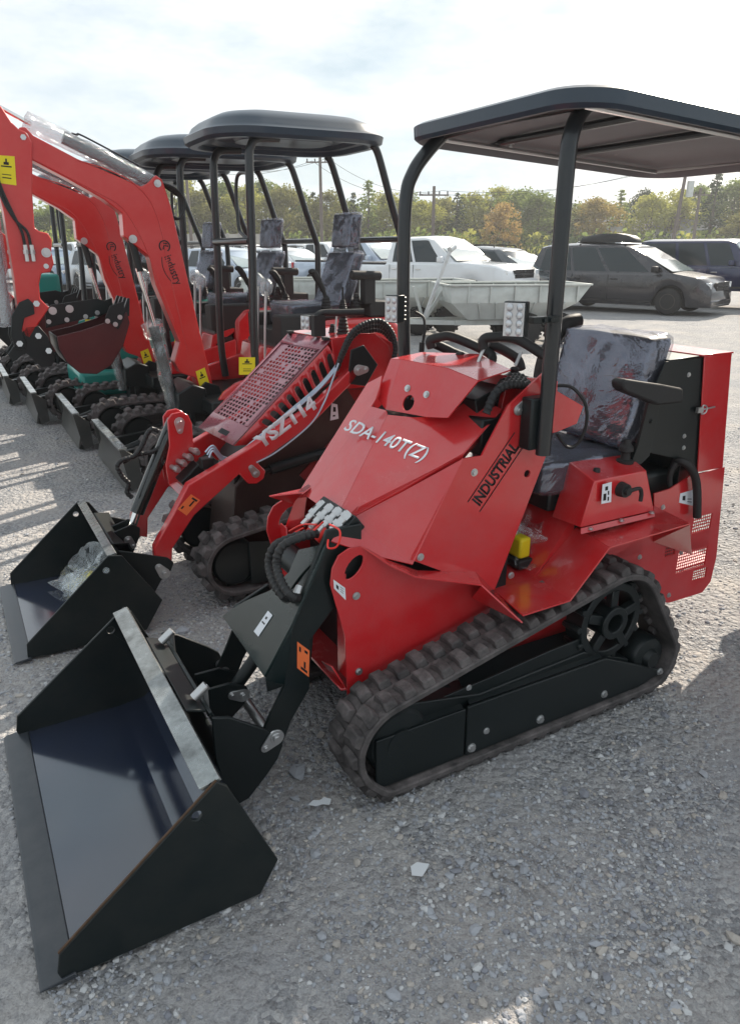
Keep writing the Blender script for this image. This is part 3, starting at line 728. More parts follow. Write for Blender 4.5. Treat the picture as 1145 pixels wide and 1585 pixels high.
strip(shell,.008,BY0+.010,BY1-.010,m); bmesh.ops.remove_doubles(m.bm,verts=m.bm.verts,dist=.0004)
BK=m.build('bucket',paint('bucket_floor_black',(.014,.022,.045),.08,0,1.0,.3,.08,dirtcol=(.16,.15,.14),bump=.005,bscale=7,dscale=5,spec=.9),M1,ang=30); SPm.build('side_plate',BUCK,BK,bevel=.003)
m=MB(); m.prY([(-.980,.002),(-.895,.002),(-.895,.006),(-.90,.018),(-.970,.010)],BY0-.006,BY1+.012); EDGE=paint('blade_edge',(.028,.034,.042),.34,0,.3,.3,.35,dirtcol=(.14,.13,.125),dscale=8); m.build('cutting_edge',EDGE,BK,bevel=.002,bs=1)
m=MB()
for k_ in range(90):
    y=BY0+.02+k_*(BY1-BY0-.04)/89; m.sphere((-.912+.002*math.sin(k_*1.7),y,.012),.0042,(1,2.2,.8),6)
for k_ in range(40):
    s_=k_/39
    for y in (BY0+.013,): 
        p_=Vector((-.90,0,.02)).lerp(Vector((-.50,0,.03)),s_); m.sphere((p_.x,y,p_.z),.005,(1.6,1,.8),6)
m.build('weld_bead',BLACK,BK)
m=MB(); e0=Vector((BN[7][0]-.001,BY0+.004,BN[7][1]+.002)); e1=Vector((BN[0][0]-.001,BY0+.004,BN[0][1]+.002)); m.beam(e0,e1,.0055,.0035); m.build('worn_plate_edge',paint('rusty_edge',(.10,.055,.03),.5,.3,0,.5,.6,dirtcol=(.02,.02,.02),dscale=25),BK)  # thin brown strip along the near plate's sloping edge
m=MB(); r0,r1=(-.575,.392),(-.520,.405)
m.prY([(-.572,.395),(-.520,.408),(-.514,.398),(-.562,.384)],BY0+.010,BY1-.010); TB=m.build('top_bar',WORN_GLINT,BK,bevel=.002)
# hitch: quick attach plate behind the bucket
m=MB(); 
m.extr([(-.512,.20,.395),(-.455,.20,.375),(-.455,.66,.375),(-.512,.66,.395)],(0,0,.008)); 
m.extr([(-.455,.18,.383),(-.37,.18,.14),(-.37,.70,.14),(-.455,.70,.383)],(.010,0,.004))
m.build('hitch_plate',BLACK,BK,bevel=.002)
m=MB()
for y in (.165,.70):
    m.prY([(-.45,.375),(-.40,.36),(-.30,.285),(-.262,.25),(-.245,.205),(-.262,.165),(-.30,.12),(-.36,.06),(-.40,.05),(-.43,.12),(-.45,.24)],y,y+.012)
for y in (.375,.475): m.prY([(-.41,.33),(-.33,.33),(-.275,.30),(-.265,.265),(-.29,.235),(-.38,.16)],y,y+.010)
m.build('hitch_ear',BLACK,BK,bevel=.003)
m=MB()
for (y,sx_) in ((.25,1),(.61,1)): m.cyl((-.475,y,.40),(-.435,y,.43),.014); m.cyl((-.44,y,.43),(-.44,y+.0,.35),.008,n=8)
m.build('lock_pin',ZINC,BK)
lug_plate(P(427,1142,.16),P(411,1158,.16),.026,.014,.164).build('pivot_pin',ZINC,BK,bevel=.001,bs=1)
q=Vector((-.29,0,.275)); lug_plate(q,q+Vector((-.035,0,.012)),.022,.014,.374).build('pivot_pin',ZINC,BK,bevel=.001,bs=1)
m=MB(); m.cyl((-.262,.17,.205),(-.262,.71,.205),.016); m.build('hinge_shaft',ZINC,BK)
m=MB(); m.box((-.43,.20,.03),(-.36,.70,.10)); m.build('hitch_beam',BLACK,BK,bevel=.006)
# --- step, fender, footwell
m=MB()
fi=.20
st=[P(809,953,-.008),P(882,930,-.008),P(943,848,-.008),P(1067,811,-.008)]
xs_=[p.x for p in st]; zs_=[p.z for p in st]
xi=[P(766,916,.2).x,P(830,899,.2).x,P(893,818,.2).x,1.30]; zi=[.505,.515,.668,.690]
for k_ in range(3):
    m.plate([(xs_[k_],-.008,zs_[k_]),(xs_[k_+1],-.008,zs_[k_+1]),(xi[k_+1],.205,zi[k_+1]),(xi[k_],.205,zi[k_])],.005)
for k_ in range(3):
    m.plate([(xs_[k_],.88,zs_[k_]),(xs_[k_+1],.88,zs_[k_+1]),(xi[k_+1],.695,zi[k_+1]),(xi[k_],.695,zi[k_])],.005)
m.build('fender',RED,M1,ang=12)
m=MB()
m.plate([(xi[0],.206,zi[0]),(xi[1],.206,zi[1]),(xi[1],.694,zi[1]),(xi[0]-.1,.694,zi[1])],.005)
m.plate([(xi[1],.206,zi[1]),(xi[2]-.02,.206,zi[2]+.04),(xi[2]-.02,.694,zi[2]+.04),(xi[1],.694,zi[1])],.005)
m.plate([(xi[2]-.02,.206,zi[2]+.04),(xi[2]+.02,.206,.80),(xi[2]+.02,.694,.80),(xi[2]-.02,.694,zi[2]+.04)],.005)
m.prY([(xi[1]-.02,zi[1]-.01),(xi[2]-.01,zi[2]-.01),(xi[2]-.01,zi[2]+.045),(xi[1]+.01,zi[1]+.02)],.2065,.211)
m.build('footwell',RED,M1)
m=MB(); m.plate([P(1067,812,.04),P(1070,858,.16),P(1010,838,.2),P(1012,800,.2)],.004); m.build('gusset',RED,M1)
# battery wrapped in film in the footwell
bq=P(800,885,.30); m=MB(); m.box((bq.x-.03,.26,.525),(bq.x+.08,.40,bq.z+.06)); m.build('tool_box',RUBD,M1,bevel=.006)
m=MB(); m.box((bq.x-.02,.27,bq.z+.062),(bq.x+.03,.36,bq.z+.14)); m.build('control_handle',YEL,M1,bevel=.01)
m=MB()
for k_ in range(5): q_=P(825+6*(k_%3),835+14*k_,.30+.02*k_); crumple(m,q_,.20,k_+3)
m.build('film_bag',WRAPC,M1,ang=40)
# --- console with valve lever
cn=xz([(893,733),(920,744),(1000,728),(1012,791),(898,817),(868,779)],.12)
m=MB(); 
b0=[(.905,.105,.70),(1.20,.105,.70),(1.20,.24,.70),(.86,.24,.72)]
bot=[P(898,817,.115),P(1012,791,.115),Vector((1.26,.27,.70)),Vector((.86,.27,.70))]
top=[P(920,745,.115),P(1000,728,.115),Vector((1.19,.25,.895)),Vector((.90,.25,.905))]
v=m.vs(bot+top)
for q_ in ((0,1,5,4),(1,2,6,5),(2,3,7,6),(3,0,4,7),(4,5,6,7),(3,2,1,0)): m.face([v[i] for i in q_])
m.build('console',RED,M1,bevel=.004)
m=MB(); m.plate([P(898,818,.112),P(1012,792,.112),P(1012,800,.10),P(898,827,.10)],.004); m.build('console_flange',RED,M1)
m=MB(); 
for (u,v_) in ((913,819),(961,806),(1008,794)): m.bolt(P(u,v_,.104),(0,0,1),.007)
m.bolt(P(896,733,.24),(0,0,1),.007); m.build('console_bolt',ZINC,M1)
m=MB(); kp=P(963,758,.105); m.cyl(kp+Vector((0,.02,0)),kp+Vector((0,-.018,0)),.028,.024,n=20); m.cyl(kp+Vector((0,-.018,0)),kp+Vector((0,-.03,0)),.014,n=14); m.tube([kp+Vector((0,-.024,0)),kp+Vector((.05,-.026,.004)),kp+Vector((.065,-.026,-.015)),kp+Vector((.066,-.026,-.045))],.007,n=8); m.build('valve_lever',RUBD,M1)
label_quad(M1,[P(930,780,.103),P(945,777,.103),P(946,746,.103),P(932,750,.103)],WHT,deco=[(.15,.15,.45,.5),(.6,.1,.75,.3),(.6,.4,.75,.6),(.3,.65,.6,.85)])
m=MB(); p_=P(922,735,.17); m.cyl(p_+Vector((0,0,-.03)),p_+Vector((0,0,0)),.006); m.lathe(p_,(0,0,1),[(0,.004),(.004,.012),(.018,.012),(.024,.010)],n=16); m.build('push_knob',RUBD,M1)
m=MB(); p_=P(966,716,.20); 
m.lathe(p_+Vector((0,0,-.02)),(0,0,1),[(0,.018),(.012,.020),(.015,.030),(.03,.031),(.034,.018),(.05,.016),(.06,.016),(.065,.026),(.08,.024),(.09,.014),(.105,.012)],n=18); m.build('lever_boot',RUBD,M1)
# --- seat
m=MB(); m.box((.84,.27,.72),(1.22,.66,.80)); m.box((.80,.30,.80),(1.2,.64,.83)); m.build('seat_base',BLACK,M1,bevel=.01)
def cushion(pts8,name,mat,amp,seed,parent,infl=0,sc=9):
    m=MB(); v=m.vs(pts8)
    for q_ in ((0,1,2,3),(7,6,5,4),(0,4,5,1),(1,5,6,2),(2,6,7,3),(3,7,4,0)): m.face([v[i] for i in q_])
    bmesh.ops.recalc_face_normals(m.bm,faces=m.bm.faces)
    bmesh.ops.subdivide_edges(m.bm,edges=m.bm.edges[:],cuts=14,use_grid_fill=True)
    for _ in range(3): bmesh.ops.smooth_vert(m.bm,verts=m.bm.verts[:],factor=.5,use_axis_x=True,use_axis_y=True,use_axis_z=True)
    m.bm.normal_update()
    for vv in m.bm.verts:
        k_=NZ.noise(vv.co*sc+Vector((seed,0,0)))*amp+abs(NZ.noise(vv.co*sc*2.3+Vector((0,seed,0))))*amp; vv.co+=vv.normal*(k_+infl)
    return m.build(name,mat,parent,ang=180 if not infl else 60)
def seatset(root,cu,bk,seed=1,wm=None,hr=None):
    s_=cushion(cu,'seat_cushion',SEATM,.004,seed,root); cushion(cu,'seat_film',wm or WRAP,.012,seed,s_,.008,11)
    b_=cushion(bk,'seat_back',SEATM,.004,seed+3,root); cushion(bk,'seat_film',wm or WRAP,.014,seed+4,b_,.008,11)
    if hr:
        h_=cushion(hr,'headrest',SEATM,.003,seed+5,root); cushion(hr,'headrest_film',wm or WRAP,.010,seed+6,h_,.006,14)
TL,TR,BR,BL=P(922,509,.66),P(1026,527,.24),P(995,684,.22),P(893,668,.68)
TL.x=TR.x=1.16; BL.x=BR.x=1.06
def bx8(x0,x1,y0,y1,z0,z1): return [(x0,y0,z0),(x1,y0,z0),(x1,y1,z0),(x0,y1,z0),(x0,y0,z1),(x1,y0,z1),(x1,y1,z1),(x0,y1,z1)]
def backbox(x0,x1,lean,y0,y1,z0,z1): return [(x0,y0,z0),(x1,y0,z0),(x1,y1,z0),(x0,y1,z0),(x0+lean,y0,z1),(x1+lean,y0,z1),(x1+lean,y1,z1),(x0+lean,y1,z1)]
seatset(M1,bx8(.78,1.20,.25,.66,.80,.905),backbox(1.13,1.24,.10,.235,.66,.93,1.31),1)
m=MB()
for yy in (.70,): m.tube([(1.16,yy,.95),(1.15,yy,1.08),(1.17,yy,1.20),(1.25,yy,1.31),(1.33,yy,1.33)],.030,n=14)
m.build('seat_side_pad',RUBD,M1)
m=MB(); ar=xz([(957,590),(962,586),(1019,594),(1050,600),(1050,622),(1012,626),(962,606),(957,601)],.15); m.prY(ar,.13,.185); m.build('armrest',RUBD,M1,bevel=.008)
m=MB(); m.prY(xz([(1002,622),(1019,624),(1003,705),(990,718),(974,718),(985,690)],.19),.185,.197); m.bolt(P(1007,652,.185),(0,-1,0),.007); m.build('armrest_bracket',BLACK,M1,bevel=.002)
# --- rear engine box and panels
m=MB(); m.prY(xz([(1090,552),(1132,547),(1118,724),(1079,731)],.2),.200,.206); m.extr([(1.462,.20,1.235),(1.64,.20,1.235),(1.64,.70,1.235),(1.462,.70,1.235)],(0,0,.006)); m.box((1.634,.206,.80),(1.64,.70,1.235)); m.build('engine_cover',RED,M1,bevel=.002)
m=MB(); m.prY(xz([(1030,560),(1089,553),(1078,732),(1052,712),(1000,700),(1012,600)],.21),.21,.216); m.box((1.45,.217,.72),(1.458,.69,1.23)); m.prY([(1.31,.80),(1.46,.80),(1.46,1.23),(1.33,1.23)],.68,.69); m.extr([(1.30,.21,1.228),(1.462,.21,1.232),(1.462,.69,1.232),(1.30,.69,1.228)],(0,0,.005)); m.build('engine_shroud',BLACK,M1,bevel=.003)
m=MB(); 
for (u,v_) in ((1065,580),(1058,675),(1057,693)): m.bolt(P(u,v_,.209),(0,-1,0),.006)
m.build('shroud_bolt',ZINC,M1)
m=MB(); lp=P(1080,634,.199); m.obox(lp+Vector((0,-.006,0)),(.03,.012,.02)); m.tube([lp+Vector((.01,-.01,.015)),lp+Vector((.03,-.012,.01)),lp+Vector((.03,-.012,-.01)),lp+Vector((.01,-.01,-.015))],.003,n=6,closed=True); m.tube([lp+Vector((.0,-.01,0)),lp+Vector((.08,-.01,.004))],.003,n=6,smooth=False); m.build('cover_latch',ZINC,M1)
rp=xz([(1012,764),(1036,757),(1067,737),(1121,723),(1108,862),(1099,900),(1086,917),(1035,933),(1000,930),(939,868),(981,839),(1012,800)],.2)
hol=[]; gp=[((1074,801),(1098,818)),((1068,828),(1094,846)),((1050,856),(1090,874)),((1073,884),(1091,893)),((1030,848),(1043,858))]
cells=[]
for (a_,b_) in gp:
    p0=P(*a_,.2);p1=P(*b_,.2); hol.append([(p0.x,p1.z),(p1.x,p1.z),(p1.x,p0.z),(p0.x,p0.z)]); cells.append((p0.x,p1.x,p1.z,p0.z))
m=MB(); m.prY(rp,.2,.206,holes=hol)
for (x0,x1,z0,z1) in cells:
    nx_=max(2,int(round((x1-x0)/.0125)));nz_=max(2,int(round((z1-z0)/.0125))); dx=(x1-x0)/nx_;dz=(z1-z0)/nz_
    for i in range(nx_):
        for j in range(nz_):
            cx=x0+(i+.5)*dx;cz=z0+(j+.5)*dz
            o8=[(cx+sx_*dx/2,cz+sz_*dz/2) for sx_,sz_ in ((-1,-1),(0,-1),(1,-1),(1,0),(1,1),(0,1),(-1,1),(-1,0))]
            i8=[(cx+.36*dx*math.cos(t_),cz+.36*dz*math.sin(t_)) for t_ in [R(225+45*q_) for q_ in range(8)]]
            vo=m.vs([(x,.203,z) for x,z in o8]);vi=m.vs([(x,.203,z) for x,z in i8])
            for q_ in range(8): m.face([vo[q_],vo[(q_+1)%8],vi[(q_+1)%8],vi[q_]])
rpf=m.build('rear_side_panel',RED,M1)
m=MB(); m.prY([(x,z) for x,z in rp],.694,.70); m.build('rear_side_panel',RED,M1)
m=MB(); m.box((1.50,.21,.36),(1.76,.69,.37)); m.build('rear_tray',RED,M1)
m=MB()
for (u,v_) in ((1053,855),(1034,921),(1078,794),(1025,785),(989,862)): m.bolt(P(u,v_,.2),(0,-1,0),.007)
m.build('rear_bolt',ZINC,M1)
m=MB(); m.tube([P(1078,800,.17),P(1078,760,.17),P(1074,735,.17),P(1062,718,.18),P(1048,714,.21),P(1042,722,.24),P(1034,740,.26),P(1022,757,.28)],.016,n=12); m.tube([P(1045,716,.21),P(1036,735,.22),P(1036,757,.22)],.011); m.build('radiator_hose',RUBD,M1)
m=MB(); m.box((1.30,.25,.60),(1.60,.65,.80)); m.build('engine_block',BLACK,M1,bevel=.02)
label_quad(M1,[P(1050,778,.199),P(1073,783,.199),P(1072,758,.199),P(1052,764,.199)],WHT,deco=[(.2,.3,.4,.7),(.55,.2,.85,.25),(.55,.4,.85,.45)])
# --- grab bars and levers between post and cap
m=MB()
def grab(pts): m.tube(pts,.0165,n=12)
grab([P(668,538,.60),P(666,527,.60),P(680,522,.58),P(702,522,.55),P(757,547,.45),P(758,563,.42)]); grab([P(672,532,.66),P(690,540,.64),P(702,546,.62),P(728,556,.58)])
grab([P(748,540,.40),P(748,526,.40),P(762,522,.38),P(800,525,.34),P(846,553,.24)]); grab([P(757,533,.46),P(775,540,.44),P(800,556,.42),P(806,572,.4)])
m.build('grab_bar',RUBD,M1)
m=MB()
for (a_,b_,c_) in (((739,562),(748,540),.40),((797,566),(806,545),.38)): m.tube([P(*a_,c_),P(*b_,c_)],.006,n=8,smooth=False)
m.build('lever_rod',ZINC,M1)
m=MB()
for (u,v_,c_) in ((712,545,.5),(796,568,.38)): p_=P(u,v_,c_); m.lathe(p_+Vector((0,0,-.03)),(0,0,1),[(0,.02),(.01,.022),(.014,.014),(.024,.016),(.03,.011)],n=12)
m.build('lever_boot',RUBD,M1)
m=MB(); m.box((.50,.24,.98),(.80,.66,1.10)); m.build('dash_box',BLACK,M1,bevel=.006)
# --- roof posts
def post(root,pts,r): 
    m=MB(); m.tube(pts,r,n=16,sub=6); return m.build('roof_post',TUBE,root,ang=60)
post(M1,[(.665,.135,.99),(.665,.135,1.2),(.665,.135,1.5),(.665,.135,1.82),(.672,.138,1.89),(.70,.145,1.945),(.75,.15,1.99)],.0235)
post(M1,[(.565,.79,.90),(.555,.79,1.2),(.545,.79,1.5),(.55,.79,1.76),(.575,.785,1.85),(.63,.78,1.92),(.70,.775,1.985)],.0235)
m=MB(); m.box((.615,.145,1.005),(.70,.197,1.17)); m.build('post_bracket',BLACK,M1,bevel=.006)
m=MB(); m.box((.52,.70,.90),(.60,.79,1.1)); m.build('post_bracket',BLACK,M1,bevel=.006)
m=MB(); 
for xx in (.95,1.30): m.cyl((xx,.03,1.985-.048*(xx-.585)),(xx,.87,1.985-.048*(xx-.585)),.012,n=10)
m.build('roof_brace',TUBE,M1)
m=MB(); zr=lambda x: 1.968-.048*(x-.585)
m.tube([(.68,.10,zr(.68)),(.68,.80,zr(.68)),(1.80,.80,zr(1.8)),(1.80,.10,zr(1.8))],.008,n=8,smooth=False,closed=True); m.build('roof_frame',ZINC,M1)
m=MB(); 
for (u,v_) in ((790,228),(953,240)): p_=P(u,v_,.76); m.cyl(p_,p_+Vector((0,0,.04)),.007); m.cyl(p_+Vector((0,0,.01)),p_+Vector((0,0,.022)),.013,n=6)
p_=P(978,180,.30); m.cyl(p_,p_+Vector((0,0,.05)),.009); m.cyl(p_+Vector((0,0,.015)),p_+Vector((0,0,.03)),.016,n=6)
m.build('roof_bolt',ZINC,M1)
# --- roof shell
def rrect(x0,x1,y0,y1,r,n=8,bulge=0):
    o=[]
    for cx,cy,a0 in ((x1-r,y0+r,-90),(x1-r,y1-r,0),(x0+r,y1-r,90),(x0+r,y0+r,180)):
        for k_ in range(n+1): a_=R(a0+90*k_/n); o.append((cx+r*math.cos(a_),cy+r*math.sin(a_)))
    return o
def roof(root,x0,x1,y0,y1,layers,r=.12,name='roof',tilt=0,mats=None,bow=0):
    """layers: (inset, z, matindex) from the lower outer rim over the top and back underneath"""
    m=MB(); rings=[]
    for ins,z,mi in layers:
        rr=max(.02,r-ins*.5); o=rrect(x0+ins,x1-ins,y0+ins,y1-ins,rr)
        rings.append((m.vs([(x,y,z+tilt*(x-x0)-bow*((y-(y0+y1)/2)/((y1-y0)/2))**2) for x,y in o]),mi))
    for (a_,_),(b_,mi) in zip(rings,rings[1:]):
        n=len(a_)
        for i in range(n): m.face([a_[i],a_[(i+1)%n],b_[(i+1)%n],b_[i]],mi)
    m.face(rings[-1][0],rings[-1][1])
    # also close the top
    return m
def roofshell(root,x0,x1,y0,y1,z,top,under,r=.12,tilt=0,name='roof',bow=0):
    mt=roof(root,x0,x1,y0,y1,[(i_,z+k_,0) for i_,k_ in top],r,tilt=tilt,bow=bow)
    o=mt.build(name,ROOFM,root,ang=40)
    mu=roof(root,x0,x1,y0,y1,[(i_,z+k_,0) for i_,k_ in under],r,tilt=tilt,bow=bow)
    mu.build('roof_lining',LINING if name=='roof' and root is M1 else ROOFM,o,ang=40)
    return o
roofshell(M1,.585,1.91,.0,.90,1.952,[(.010,.0),(-.002,.010),(-.004,.044),(.014,.054),(.08,.060),(.20,.064),(.40,.066)],[(.010,.0),(.018,.0),(.028,.030),(.10,.034),(.12,.046),(.30,.050)],r=.15,tilt=-.048,bow=.0)
# --- work lights
def worklight(root,c_,rot,w,h,nx_,nz_,name='work_light'):
    m=MB(); M_=Matrix.Rotation(rot,3,'Z'); m.obox(c_,(.04,w,h),M_); 
    for k_ in range(6): m.obox(Vector(c_)+M_@Vector((.026,0,-h*.4+h*.8*k_/5)),(.02,w*.85,.006),M_)
    o=m.build(name,BLACK,root,bevel=.005)
    m=MB(); m.obox(Vector(c_)+M_@Vector((-.022,0,0)),(.006,w*.9,h*.93),M_); 
    for i in range(nx_):
        for j in range(nz_):
            p_=Vector(c_)+M_@Vector((-.024,-w*.45+w*.9*(i+.5)/nx_,-h*.45+h*.9*(j+.5)/nz_)); m.sphere(p_,w*.38/nx_,(.6,1,1),10)
    m.build('lamp_lens',LENS,o); return o
pn=P(806,494,.10); worklight(M1,(pn.x-.01,.11,pn.z),R(35),.064,.098,2,4)
pf=P(627,478,.74); worklight(M1,(pf.x-.03,.76,pf.z),R(20),.058,.095,2,3)
m=MB(); m.box((.56,.105,1.40),(.66,.130,1.418)); 
for xx in (.60,.625): m.bolt((xx,.105,1.409),(0,-1,0),.007)
m.build('lamp_bracket',BLACK,M1,bevel=.002)
m=MB(); m.tube([P(643,483,.76),P(655,492,.74),P(657,510,.72),P(655,525,.72),P(652,540,.72)],.005,n=7); m.tube([P(862,597,.15),P(885,600,.12),P(905,625,.10),P(907,655,.10),P(895,685,.12),P(878,692,.14),P(862,672,.18)],.0055,n=7); m.cyl(P(653,530,.72),P(652,545,.72),.010,n=8); m.build('lamp_cable',RUBD,M1)
# ================================================================== second loader (perforated hood)
M2=row_thing('track_loader',0.3,1.85,'smaller red tracked loader with perforated hood, YSZT14 lettering and stand-on grab bars','loader')
CIR2=[(.10,.195,.185),(.86,.30,.19),(1.02,.15,.14)]
for (a_,b_,nr) in ((1.50,1.68,True),(2.03,2.21,False)):
    tr=make_track(M2,CIR2,a_,b_,pitch=.08,lug=.03)
    m=MB(); s_=1 if nr else 0
    for (cx,cz,r) in CIR2: wheel_y(m,(cx,cz),r-.07,a_+.03,b_-.03)
    m.build('track_wheel',BLACK,tr)
    m=MB(); yy=a_+.015 if nr else b_-.025; m.prY([(.16,.08),(.92,.06),(.92,.17),(.16,.30)],yy,yy+.010); m.build('track_guard',BLACK,tr,bevel=.003)
    m=MB(); m.box((.05,a_+.05,.08),(.95,b_-.05,.24)); m.build('roller_frame',BLACK,tr)
# body
m=MB(); m.prY([(.12,.20),(.95,.20),(.95,.95),(.62,.95),(.17,.52)],1.69,2.02); m.build('body',paint('dark_brown_paint',(.030,.018,.016),.4,0,.1,.2,.2),M2,bevel=.006)
m=MB(); m.prY([(.17,.50),(.62,.92),(.62,1.04),(.20,.64)],1.72,1.99); m.build('engine_block',BLACK,M2,bevel=.01)
m=MB(); m.cyl(PX(328,828,.11),PX(328,828,.11)+Vector((-.05,0,0)),.022,n=18); m.build('tie_ring',ZINC,M2)
# tower and controls
m=MB(); tw=xz([(513,526),(556,516),(580,516),(600,533),(625,600),(600,640),(560,640),(520,575)],1.69)
m.prY(tw,1.69,1.70); m.prY(tw,2.09,2.10); m.extr([(.70,1.69,1.19),(.95,1.69,1.205),(.95,2.10,1.205),(.66,2.10,1.19)],(0,0,.006))
m.prY([(.95,1.205),(1.12,1.12),(1.13,.95),(.93,1.0)],1.70,2.09); m.build('control_tower',RED,M2,bevel=.002)
m=MB(); m.prY([(x*.995+.004,z-.01) for x,z in tw],1.71,2.08); m.build('tower_core',BLACK,M2)
m=MB(); c_=P(557,573,1.59); m.prY([(c_.x-.07,c_.z-.06),(c_.x+.03,c_.z-.08),(c_.x+.10,c_.z+.02),(c_.x+.02,c_.z+.12),(c_.x-.05,c_.z+.10)],1.585,1.597); m.build('pivot_plate',BLACK,M2,bevel=.004)
lug_plate(P(555,573,1.58),P(566,572,1.58),.026,.016,1.584).build('pivot_pin',ZINC,M2,bevel=.001,bs=1)
# perforated hood
ha,hb,hc,hd=P(513,526,1.70),P(361,690,1.70),P(308,662,2.0),P(447,516,2.0)
hc.y=hd.y=2.0
m=MB()
def bil(u,v): return ha.lerp(hb,v).lerp(hd.lerp(hc,v),u)   # u across, v down the slope
NU,NV=11,22; u0,u1,v0,v1=.07,.93,.10,.84
def perf(m,f,u0,u1,v0,v1,NU,NV,skip):
    E_=[]
    for i in range(NU):
        for j in range(NV):
            cu=u0+(u1-u0)*(i+.5)/NU; cv=v0+(v1-v0)*(j+.5)/NV; du=(u1-u0)/NU;dv=(v1-v0)/NV
            o8=[f(cu+a_*du/2,cv+b_*dv/2) for a_,b_ in ((-1,-1),(0,-1),(1,-1),(1,0),(1,1),(0,1),(-1,1),(-1,0))]
            if skip(i,j): m.face(m.vs(o8)); continue
            i8=[f(cu+.37*du*a_,cv+.36*dv*b_) for a_,b_ in ((-.7,-.8),(0,-1),(.7,-.8),(1,0),(.7,.8),(0,1),(-.7,.8),(-1,0))]
            vo=m.vs(o8);vi=m.vs(i8)
            for q_ in range(8): m.face([vo[q_],vo[(q_+1)%8],vi[(q_+1)%8],vi[q_]])
rs=random.Random(5)
perf(m,bil,u0,u1,v0,v1,NU,NV,lambda i,j:(i>8 and j<3+ (i-8)*2) or (i<1 and j>16) or rs.random()<.05)
for (a0,a1,b0,b1) in ((0,1,0,v0),(0,1,v1,1),(0,u0,v0,v1),(u1,1,v0,v1)): m.face(m.vs([bil(a0,b0),bil(a1,b0),bil(a1,b1),bil(a0,b1)]))
bmesh.ops.remove_doubles(m.bm,verts=m.bm.verts,dist=.0008)
HD=m.build('perforated_hood',paint('hood_sheen_red',(.26,.030,.050),.20,.0,1.0,.15,.45,dirtcol=(.50,.38,.46),dscale=2.5,bump=.01,spec=.8),M2,recalc=True); md=HD.modifiers.new('s','SOLIDIFY'); md.thickness=.004  # pale pink patches paint the sky's reflection into the hood colour
# slotted flank
m=MB(); fl=xz([(513,526),(522,580),(530,575),(395,688),(361,690)],1.70)
A0=P(513,527,1.70);A1=P(362,690,1.70);D0=P(528,578,1.70);D1=P(385,688,1.70)
def bil2(u,v): return A0.lerp(A1,v).lerp(D0.lerp(D1,v),u)
for j in range(9):
    va,vb=.02+j*.085,.02+(j+1)*.085
    cu,cv=.52,(va+vb)/2
    o8=[bil2(a_,b_) for a_,b_ in ((0,va),(.5,va),(1,va),(1,cv),(1,vb),(.5,vb),(0,vb),(0,cv))]
    i8=[bil2(.56+.34*a_,cv+.026*b_) for a_,b_ in ((-.8,-.8),(0,-1),(.9,-.9),(1,0),(.9,.9),(0,1),(-.8,.8),(-1,0))]
    vo=m.vs(o8);vi=m.vs(i8)
    for q_ in range(8): m.face([vo[q_],vo[(q_+1)%8],vi[(q_+1)%8],vi[q_]])
m.face(m.vs([bil2(0,0),bil2(1,0),bil2(1,.02),bil2(0,.02)])); m.face(m.vs([bil2(0,.785),bil2(1,.785),bil2(1,1),bil2(0,1)]))
bmesh.ops.remove_doubles(m.bm,verts=m.bm.verts,dist=.0008)
FL=m.build('slotted_flank',RED,M2); md=FL.modifiers.new('s','SOLIDIFY'); md.thickness=.004
label_quad(M2,[bil(.28,.925)+Vector((-.002,0,.004)),bil(.52,.925)+Vector((-.002,0,.004)),bil(.52,.965)+Vector((-.002,0,.004)),bil(.28,.965)+Vector((-.002,0,.004))],INK,name='maker_plate')
# arms
arm=xz([(240,878),(265,881),(266,848),(300,796),(369,733),(383,748),(396,748),(407,740),(410,728),(398,716),(480,657),(547,588),(562,560),(540,572),(490,622),(382,694),(290,749),(266,796),(238,846)],1.60)
m=MB(); m.prY(arm,1.585,1.635); AR=m.build('lift_arm',RED,M2,bevel=.006)
m=MB(); m.prY(arm,2.05,2.10); m.build('lift_arm',RED,M2,bevel=.006)
pa,pb=P(405,694,1.585),P(497,625,1.585); le=(pb-pa).length
text('YSZT14','side_lettering',M2,WHT,pa+Vector((0,-.0015,0)),pb-pa,Vector((-(pb-pa).z,0,(pb-pa).x)),.092,bold=.05,sx=le/.092/3.55)
label_quad(AR,[P(275,788,1.584),P(289,798,1.584),P(310,774,1.584),P(296,765,1.584)],ORG,deco=[(.15,.12,.3,.3),(.55,.45,.7,.8),(.3,.82,.85,.92)])
lug_plate(P(396,733,1.583),P(389,724,1.583),.020,.014,1.585).build('pivot_pin',ZINC,M2,bevel=.001,bs=1)
# lift cylinder under the arm
m=MB(); m.cyl(P(405,730,1.66),P(418,727,1.66),.012); m.cyl(P(418,727,1.66),P(505,700,1.66),.026); m.build('lift_cylinder',BLACK,M2)
